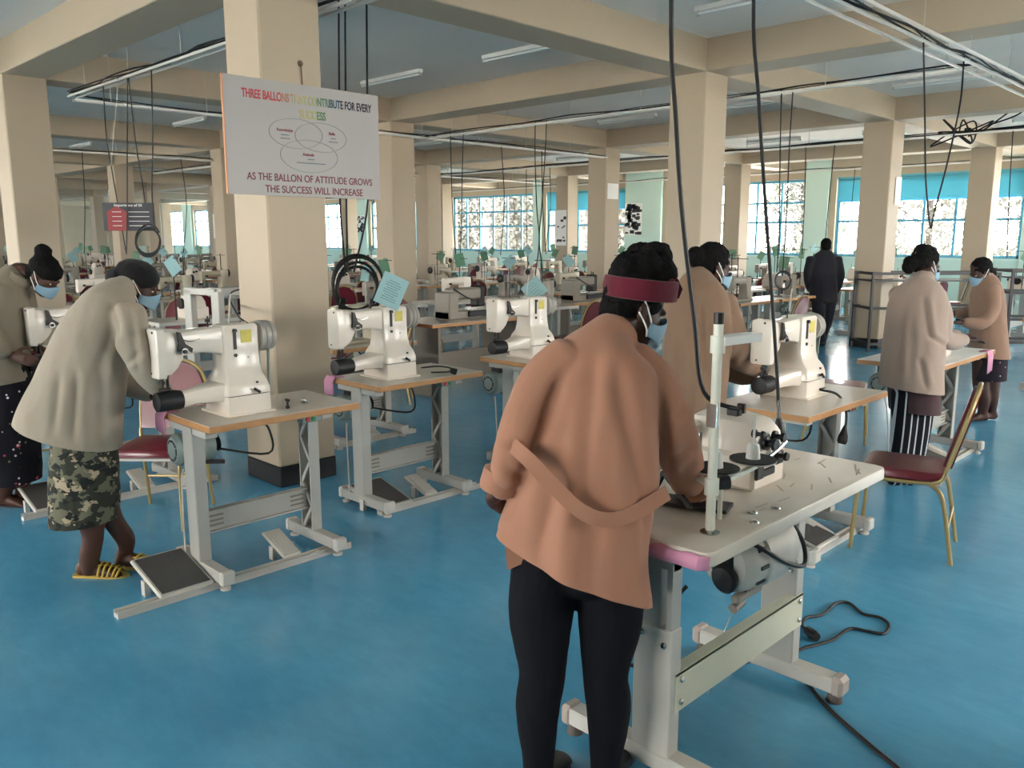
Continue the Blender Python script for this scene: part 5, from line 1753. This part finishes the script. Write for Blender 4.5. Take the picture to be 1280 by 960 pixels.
tp = [tq + Vector(((.62 - .05 * k) * math.cos(k * 2.3) + .1 * rt.uniform(-1, 1), .05 * rt.uniform(-1, 1), .17 * math.sin(k * 2.9) + .06 * rt.uniform(-1, 1))) for k in range(16)]
tp += [tq + Vector((.75, 0, .34)), tq + Vector((.95, 0, .42)), tq + Vector((.7, .02, .18)), tq + Vector((.3, 0, .05))]
mesh_thing(MB().tube(tp, .012, 6, 7), 'cable_coil', M_RUBBER, 'tangled bundle of cable on the rail at the upper right', 'cable', base=tq)
cable('black plug lead hanging from the white frame left of the sign column', [Vector((-7.0, 3.76, 1.25)), Vector((-6.98, 3.76, 1.15)), Vector((-6.98, 3.76, .98))], .007, True)
cable('lead curving down to the white machine left of the sign column', [Vector((-7.0, 3.95, 1.27)), P(290, 365, 6.6), P(296, 392, 5.4), Vector((-3.98, 2.10, TZ + .45))], .006)

# floor cables by the foreground table
def on_floor(pts, z=.01):
    return [Vector((x, y, z)) for x, y in pts]
fl = [(1000, 812), (1020, 806), (1042, 799), (1062, 786), (1085, 789), (1105, 792), (1111, 781), (1100, 772), (1078, 767), (1062, 754), (1045, 754), (1028, 768), (1008, 772), (1003, 782), (1012, 790)]
def floor_pt(x, y, z=.008):
    d = CR * ((x - 640) / FPX) + CD * ((y - 480) / FPX) + CF
    return Vector((0, 0, CAM_H)) + d * ((z - CAM_H) / d.z)
lc = mesh_thing(MB().tube([floor_pt(980, 826)] + [floor_pt(*p) for p in fl], .007, 7, 5)
                .lathe([(.008, -.03), (.02, -.015), (.024, .03), (.02, .05)], floor_pt(1012, 790, .024), floor_pt(1025, 800) - floor_pt(1012, 790), 10),
                'power_cable', M_RUBBER, 'black cable looped on the blue floor ending in a plug', 'cable')
mesh_thing(MB().tube([floor_pt(1008, 852, .01), floor_pt(1030, 880), floor_pt(1060, 908), floor_pt(1095, 938), floor_pt(1130, 968), floor_pt(1190, 1030)], .009, 7, 5), 'power_cable', M_RUBBER, 'black cable running off along the floor to the lower right', 'cable')
mesh_thing(MB().tube([Vector((-1.38, 2.2, .60)), P(781, 815, 2.75), P(800, 835, 2.78), P(845, 850, 2.95), P(880, 835, 3.1), floor_pt(930, 828), floor_pt(975, 820)], .007, 7, 5), 'power_cable', M_RUBBER, 'black lead hanging from the foreground table behind its leg', 'cable')

# ================================================================== SIGNS
def text_mesh(body, size, m, name, parent, loc, R, bold=0.0, align='CENTER', width=None, mats=None):
    cu = bpy.data.curves.new('t', 'FONT')
    cu.body = body; cu.size = size; cu.align_x = align; cu.align_y = 'CENTER'; cu.offset = bold; cu.extrude = .0008
    o = bpy.data.objects.new('t', cu)
    COL.objects.link(o)
    dg = bpy.context.evaluated_depsgraph_get()
    me = bpy.data.meshes.new_from_object(o.evaluated_get(dg))
    bpy.data.objects.remove(o)
    if width:
        xs = [v.co.x for v in me.vertices]
        k = width / (max(xs) - min(xs))
        for v in me.vertices:
            v.co.x *= k
    me.materials.clear()
    for q in (mats or [m]):
        me.materials.append(q)
    if mats:
        xs = [v.co.x for v in me.vertices]; a, b = min(xs), max(xs)
        for p in me.polygons:
            p.material_index = min(len(mats) - 1, int((p.center.x - a) / (b - a) * len(mats)))
    me.name = name
    ob = bpy.data.objects.new(name, me)
    COL.objects.link(ob)
    ob.parent = parent
    ob.matrix_local = Matrix.Translation(loc) @ R.to_4x4()
    return ob
sg = thing('hanging_sign', 'white sign board on the column about three ballons that contribute for every success', 'sign', (-5.04, 3.165, 2.337))
W, H = 1.17, .722
Rs = Matrix(((0, 0, 1), (1, 0, 0), (0, 1, 0)))           # text x -> +Y, text y -> +Z, facing +X
MB().span(-.008, .006, -W / 2, W / 2, -H / 2, H / 2).build('board', mat('sign_board_white', (166, 162, 160), .45), sg, smooth=0)
MB().span(-.009, .007, -W / 2 - .008, -W / 2, -H / 2, H / 2).build('board_edge', mat('orange_wood_edge', (206, 140, 100), .5), sg, smooth=0)
rb = [mat('ink_%d' % i, c, .6) for i, c in enumerate([(178, 44, 60), (186, 50, 60), (190, 60, 62), (176, 120, 92), (176, 166, 112), (164, 168, 100), (84, 128, 88), (40, 80, 96), (36, 44, 66), (36, 36, 58), (36, 36, 54)])]
text_mesh('THREE BALLONS THAT CONTRIBUTE FOR EVERY', .075, rb[0], 'title_line', sg, Vector((.007, .03, H / 2 - .10)), Rs, .0018, width=.99, mats=rb)
text_mesh('SUCCESS', .075, rb[4], 'title_line', sg, Vector((.007, .045, H / 2 - .19)), Rs, .002, width=.20, mats=rb[4:7])
M_MAR = mat('maroon_ink', (116, 36, 52), .6)
text_mesh('AS THE BALLON OF ATTITUDE GROWS', .066, M_MAR, 'slogan_line', sg, Vector((.007, .03, -H / 2 + .115)), Rs, .0005, width=.97)
text_mesh('THE SUCCESS WILL INCREASE', .066, M_MAR, 'slogan_line', sg, Vector((.007, .05, -H / 2 + .04)), Rs, .0005, width=.76)
M_LINE = mat('grey_green_ink', (140, 146, 142), .6)
def ellipse(cy, cz, ry, rz, rot, m):
    pts = []
    for k in range(49):
        a = 2 * math.pi * k / 48
        y, z = ry * math.cos(a), rz * math.sin(a)
        pts.append((.007, cy + y * math.cos(rot) - z * math.sin(rot), cz + y * math.sin(rot) + z * math.cos(rot)))
    MB().tube(pts, .0022, 5, 0).build('balloon_outline', m, sg)
ellipse(-.085, .045, .20, .095, 0, M_LINE); ellipse(.105, .035, .20, .095, 0, M_LINE); ellipse(.01, -.095, .22, .105, 0, M_LINE)
text_mesh('Knowledge', .026, M_MAR, 'balloon_text', sg, Vector((.007, -.17, .06)), Rs, .0005)
text_mesh('Skills', .026, M_MAR, 'balloon_text', sg, Vector((.007, .19, .065)), Rs, .0005)
text_mesh('Attitude', .026, M_MAR, 'balloon_text', sg, Vector((.007, .0, -.085)), Rs, .0005)
li = MB()
for (y, z, w) in ((-.17, .03, .06), (-.17, .008, .07), (.20, .035, .04), (.20, .012, .07), (.02, -.115, .05), (.02, -.14, .22)):
    li.span(.006, .0075, y - w / 2, y + w / 2, z - .003, z + .003)
li.build('small_print', M_INK, sg, smooth=0)
MB().tube([(.0, -.02, H / 2 - .01), (.0, -.025, H / 2 + .13)], .004, 6, 0).lathe([(.02, 0), (.02, .01)], (-.015, -.025, H / 2 + .135), (1, 0, 0), 10).build('hanging_wire', mat('rusty_wire', (110, 84, 60), .6), sg)

s2 = thing('hanging_sign', 'small dark blue sign with a red house shape at the left', 'sign', PV(159, 270, rail_point(159, y0=3.42)) + CF * .04, math.radians(48))
w2, h2 = .50, .275
R2 = Matrix(((1, 0, 0), (0, 0, -1), (0, 1, 0)))           # facing -Y
MB().span(-w2 / 2, w2 / 2, -.005, .005, -h2 / 2, h2 / 2).build('board', mat('navy_board', (22, 23, 38), .45), s2, smooth=0)
MB().prism([(-.21, -.135), (-.02, -.135), (-.02, .05), (-.115, .105), (-.21, .05)], (0, -.0055, 0), (1, 0, 0), (0, 0, 1), (0, -.002, 0)).build('red_house', mat('dull_red_print', (150, 34, 38), .5), s2, smooth=0)
text_mesh('Importance of 5S', .036, M_WHITE, 'title_line', s2, Vector((.0, -.006, .112)), R2, .0004, width=.27)
li = MB()
for k in range(4):
    li.span(.0, .20 if k < 3 else .22, -.0068, -.0055, .045 - k * .045, .05 - k * .045)
    li.span(-.16, -.07, -.0088, -.0075, .045 - k * .045, .05 - k * .045)
li.build('small_print', M_WHITE, s2, smooth=0)
MB().tube([(-.2, 0, h2 / 2 - .01), (0, 0, RZ - s2.location.z), (.2, 0, h2 / 2 - .01)], .002, 5, 0).cyl((0, -.06, RZ - s2.location.z), (0, .06, RZ - s2.location.z), .006).build('hanging_wire', M_STEEL, s2)

# notices pinned to pilasters and columns
def notice(label, p, w, h, rz, dark=True, n=40, seed=1):
    t = thing('notice', label, 'notice', p, rz)
    MB().span(-w / 2, w / 2, -.003, .003, -h / 2, h / 2).build('sheet', M_WHITE, t, smooth=0)
    rnd = random.Random(seed); m = MB()
    if dark:
        for k in range(n):
            x, z = rnd.uniform(-w * .42, w * .42), rnd.uniform(-h * .44, h * .44)
            s = rnd.uniform(.03, .07) * w / .5
            m.span(x - s, x + s, -.005, -.003, z - s * .6, z + s * .6)
        m.build('printed_picture', mat('dark_print', (70, 72, 78), .7), t, smooth=0)
notice('sheet of small dark pictures on the green pilaster near the centre', (-15.45, Y1 - .104, 2.27), .62, .95, 0, True, 60)
notice('white paper sign with two lines on the tan column', (-10.496, 13.5, 2.62), .34, .30, math.pi / 2, False)
notice('small white notice on the cream column behind the standing woman', (-5.04, 13.60, 2.42), .22, .42, math.pi / 2, False)
notice('column of pale pictures on the column left of the tan column', (-16.2, 18.445, 2.0), .42, 1.0, 0, True, 12, 4)
notice('white notice beside the dark sign at the left', (-26.9, 13.266, 2.1), .42, .8, 0, False)
notice('picture sheet on the far pilaster right of the sign column', (-29.5, Y1 - .104, 2.3), .6, .7, 0, True, 30, 6)

# ================================================================== THE FAR ROWS
# white tubular frame behind the camouflage-skirted woman
fx = thing('white_frame', 'white box-section frame standing left of the sign column', 'frame', (-7.05, 3.45, 0), .1)
for (x, y) in ((0, 0), (0, .62), (-.45, 0), (-.45, .62)):
    MB().span(x - .06, x + .06, y - .03, y + .03, 0, 1.24, ch=.005).build('post', M_PALE, fx)
MB().span(-.06, .06, 0, .62, 1.20, 1.27, ch=.005).span(-.5, .0, -.03, .03, 1.20, 1.26, ch=.004).build('top_bar', M_PALE, fx)
MB().span(-.5, .05, .0, .62, .78, .81).build('shelf', M_WOOD, fx, smooth=0)

# prototypes (one mesh each; too far away to show their parts)
def far_table_mesh(edge):
    m = MB()
    z = TZ
    m.cur = 0; m.span(-.29, .29, -.55, .55, z - .036, z - .003)
    m.cur = 1; m.span(-.286, .286, -.546, .546, z - .004, z)
    m.cur = 2
    for y in (-.42, .42):
        m.span(-.05, .05, y - .03, y + .03, .08, z - .036); m.span(-.25, .27, y - .03, y + .03, .0, .08)
    m.span(-.01, .03, -.42, .42, .22, .33)
    m.cur = 3
    m.lathe([(.03, -.14), (.09, -.12), (.09, .08), (.04, .12)], (-.05, -.1, z - .2), (0, 1, 0), 12)
    m.box((-.05, -.1, z - .09), (.08, .1, .11))
    return m.mesh('far_table', [edge, M_LAM, M_FRAME, M_MOTOR], 35)
def far_lockstitch_mesh(m1):
    m, w, d = MB(), MB(), MB()
    lockstitch_parts(m, w, d)
    thread_stand(d)
    n0 = len(m.f)
    m.cur = 1; m.add(w.v, w.f); m.add(d.v, d.f)
    return m.mesh('far_machine', [m1, M_DARKMETAL], 35)
def far_overlock_mesh(m1):
    m = MB()
    m.span(-.16, .15, -.10, .13, 0, .13, ch=.012)
    m.rings([rect(.15, .10, .12, cy=.02), rect(.14, .095, .19, cy=.02), rect(.11, .07, .25, cy=.02)])
    m.cur = 1
    thread_stand(m, .7, -.1, .25)
    for (x, y, z) in ((.151, -.03, .17), (.151, .03, .185)):
        m.lathe([(.024, 0), (.02, .03)], (x, y, z), (1, 0, 0), 10)
    m.lathe([(.06, 0), (.06, .03)], (0, .13, .17), (0, 1, 0), 14)
    return m.mesh('far_machine', [m1, M_DARKMETAL], 35)
def far_chair_mesh():
    tmp = chair('x', (0, 0, 0), full=False)
    m = MB()
    mats_ = [M_MAROON, M_GOLD]
    for ch in list(tmp.children):
        m.cur = 0 if ch.data.materials[0] == M_MAROON else 1
        m.add([v.co[:] for v in ch.data.vertices], [tuple(p.vertices) for p in ch.data.polygons])
        bpy.data.objects.remove(ch)
    bpy.data.objects.remove(tmp)
    return m.mesh('far_chair', mats_, 35)
FT = [far_table_mesh(M_WOOD), far_table_mesh(M_PALE)]
FM = [far_lockstitch_mesh(M_MACH2), far_lockstitch_mesh(M_MACH), far_overlock_mesh(M_MACH), far_lockstitch_mesh(M_MACH3)]
FC = far_chair_mesh()
CARD = [MB().box((0, 0, 0), (.15, .003, .19), rot=Matrix.Rotation(a, 3, 'Y')).mesh('far_card', mm, 0) for a, mm in ((.5, M_GREENCARD), (-.6, M_BLUECARD), (.15, M_GREENCARD), (.9, M_BLUECARD), (-.25, mat('dark_green_card', (84, 130, 104), .7)))]

def put(name, me, loc, rz, label, cat, group):
    o = bpy.data.objects.new(name, me)
    o.location = loc
    o.rotation_euler = (0, 0, rz)
    COL.objects.link(o)
    return tag(o, label, cat, group)

rnd = random.Random(11)
spots = []
for x in (-7.5, -9.1, -12.4, -14.0, -17.6, -19.2, -23.2, -24.9, -28.6, -30.2, -34.2):
    for k in range(13):
        y = 4.2 + 1.28 * k
        if y > 19.6: continue
        spots.append((x, y))
for y in (9.6, 10.9, 12.1, 15.2, 16.5, 17.9):
    spots.append((-6.1, y))
for (x, y) in ((-7.4, 1.75), (-9.2, 1.75), (-12.2, 2.2), (-14.0, 2.2), (-3.9, 16.2), (-3.9, 17.6), (-3.9, 19.0), (-2.2, 11.2), (-2.2, 12.6)):
    spots.append((x, y))
taken = [(-7.05, 6.35, 1.15), (-7.9, 9.45, 1.25), (-7.05, 3.6, .85), (-7.05, 5.25, .5), (-8.3, 6.75, .5), (-7.75, 5.05, .6), (-10.5, 4.5, .6), (-33.0, 9.6, 1.2)]
ORD = ['leftmost', 'second from left', 'third from left', 'fourth from left', 'fifth from left', 'sixth from left', 'seventh from left', 'eighth from left', 'ninth from left', 'tenth from left', 'eleventh from left', 'twelfth from left']


def zone(p):
    x = project(p)[0]
    for lim, nm in ((140, 'left of the dark sign'), (300, 'between dark sign and sign column'), (480, 'right of the sign column'), (560, 'behind the first tan column'), (690, 'below the big blue window'), (860, 'behind the headband woman'), (1000, 'right of the wide column'), (1090, 'around the walking man')):
        if x < lim:
            return nm
    return 'at the far right'


def deep(p):
    d = (Vector(p) - Vector((0, 0, CAM_H))).dot(CF)
    return 'front rows' if d < 12 else 'middle rows' if d < 18 else 'back rows' if d < 25 else 'farthest rows'


FAR = []
def far(name, me, loc, rz, what, cat, group):
    FAR.append((put(name, me, loc, rz, what, cat, group), what, loc))


TNAME = ['wood-edged sewing table', 'pale-edged sewing table']
MNAME = ['cream flat-bed machine', 'white flat-bed machine', 'white overlock machine', 'grey flat-bed machine']
CNAME = ['green card', 'blue card', 'upright green card', 'steep blue card', 'dark green card']
for (x, y) in spots:
    if any(abs(x - a) < .75 and abs(y - b) < r for a, b, r in taken):
        continue
    depth = -x * .70 + y * .71
    if depth > 30 and rnd.random() < .45:
        continue
    k = rnd.randrange(4)
    e = 0 if rnd.random() < .6 else 1
    far('sewing_table', FT[e], (x, y, 0), rnd.choice((0, math.pi)), TNAME[e], 'table', 'sewing tables in the far rows')
    mx, my, mr = x + rnd.uniform(-.03, .03), y + rnd.uniform(-.1, .1), rnd.choice((0, 0, math.pi))
    far('sewing_machine', FM[k], (mx, my, TZ), mr, MNAME[k], 'sewing machine', 'sewing machines in the far rows')
    if rnd.random() < .55 and not any(abs(x + .66 - a) < .85 and abs(y - b) < r + .3 for a, b, r in taken):
        far('banquet_chair', FC, (x + .66, y + rnd.uniform(-.2, .2), 0), math.pi + rnd.uniform(-.5, .5), 'maroon chair', 'chair', 'maroon chairs in the far rows')
    if rnd.random() < .6:
        c = rnd.randrange(5)
        s = 1 if mr == 0 else -1
        sx, sy, h = (-.10, .25, .70) if k == 2 else (-.16, .22, .62)
        far('tag_card', CARD[c], (mx + s * sx + .01, my + s * sy - .008, TZ + h - .10 + rnd.uniform(-.03, .05)), math.radians(45) + rnd.uniform(-.6, .6), CNAME[c], 'card', 'cards on the far thread stands')
by = {}
for (o, what, loc) in FAR:
    by.setdefault((what, deep(loc), zone(loc)), []).append((project(loc)[0], o))
for (what, dp, zn), lst in by.items():
    lst.sort(key=lambda q: q[0])
    for k, (px_, o) in enumerate(lst):
        if what.endswith('card'):
            lb = '%s in the %s, %s' % (what, dp, zn)
        else:
            lb = '%s in the %s, %s' % (what, dp, zn)
        if len(lst) > 1:
            lb = '%s, %s' % (lb, ORD[min(k, 11)])
        o['label'] = lb
# drop cables over the far rows
fc = []
for (x, y) in [(-6.2, 13.85), (-6.7, 13.85), (-8.4, 13.85), (-8.8, 13.85), (-12.5, 13.85), (-13.2, 13.85), (-16.5, 13.85), (-17.2, 13.85), (-3.6, 13.85), (-7.2, 18.98), (-8.0, 18.98), (-11.3, 18.98), (-12.0, 18.98), (-5.6, 18.98),
               (-16.3, 5.0), (-16.3, 5.6), (-16.3, 7.4), (-16.3, 9.6), (-16.3, 10.4), (-10.3, 10.2), (-10.3, 11.2), (-16.3, 12.0)]:
    o = mesh_thing(MB().tube([(0, 0, 0), (rnd.uniform(-.05, .05), rnd.uniform(-.05, .05), -.9), (rnd.uniform(-.1, .1), rnd.uniform(-.1, .1), -1.8)], .008, 5, 4), 'power_cable', M_RUBBER, 'x', 'cable', 'thin far cables under the rails')
    o.location = (x, y, RZ)
    fc.append((zone((x, y, RZ)), project((x, y, RZ))[0], o))
for zn in set(z for z, _, _ in fc):
    for k, (_, _, o) in enumerate(sorted([q for q in fc if q[0] == zn], key=lambda q: q[1])):
        o['label'] = 'thin cable dropping from a far rail %s, %s' % (zn, ORD[k])
# blue cloth machine cover and cards of its own seen at the left
mesh_thing(MB().span(-.5, .5, -.3, .3, 0, .32, ch=.03), 'cutting_cabinet', mat('bright_blue_paint', (70, 140, 200), .5), 'bright blue box far at the left under the window', 'box', base=None).location = (-33.0, 9.6, 1.0)
mesh_thing(MB().span(-.6, .6, -.4, .4, 0, 1.0, ch=.01), 'storage_cabinet', M_FRAME, 'grey cabinet carrying the bright blue box far at the left', 'cabinet').location = (-33.0, 9.6, 0)
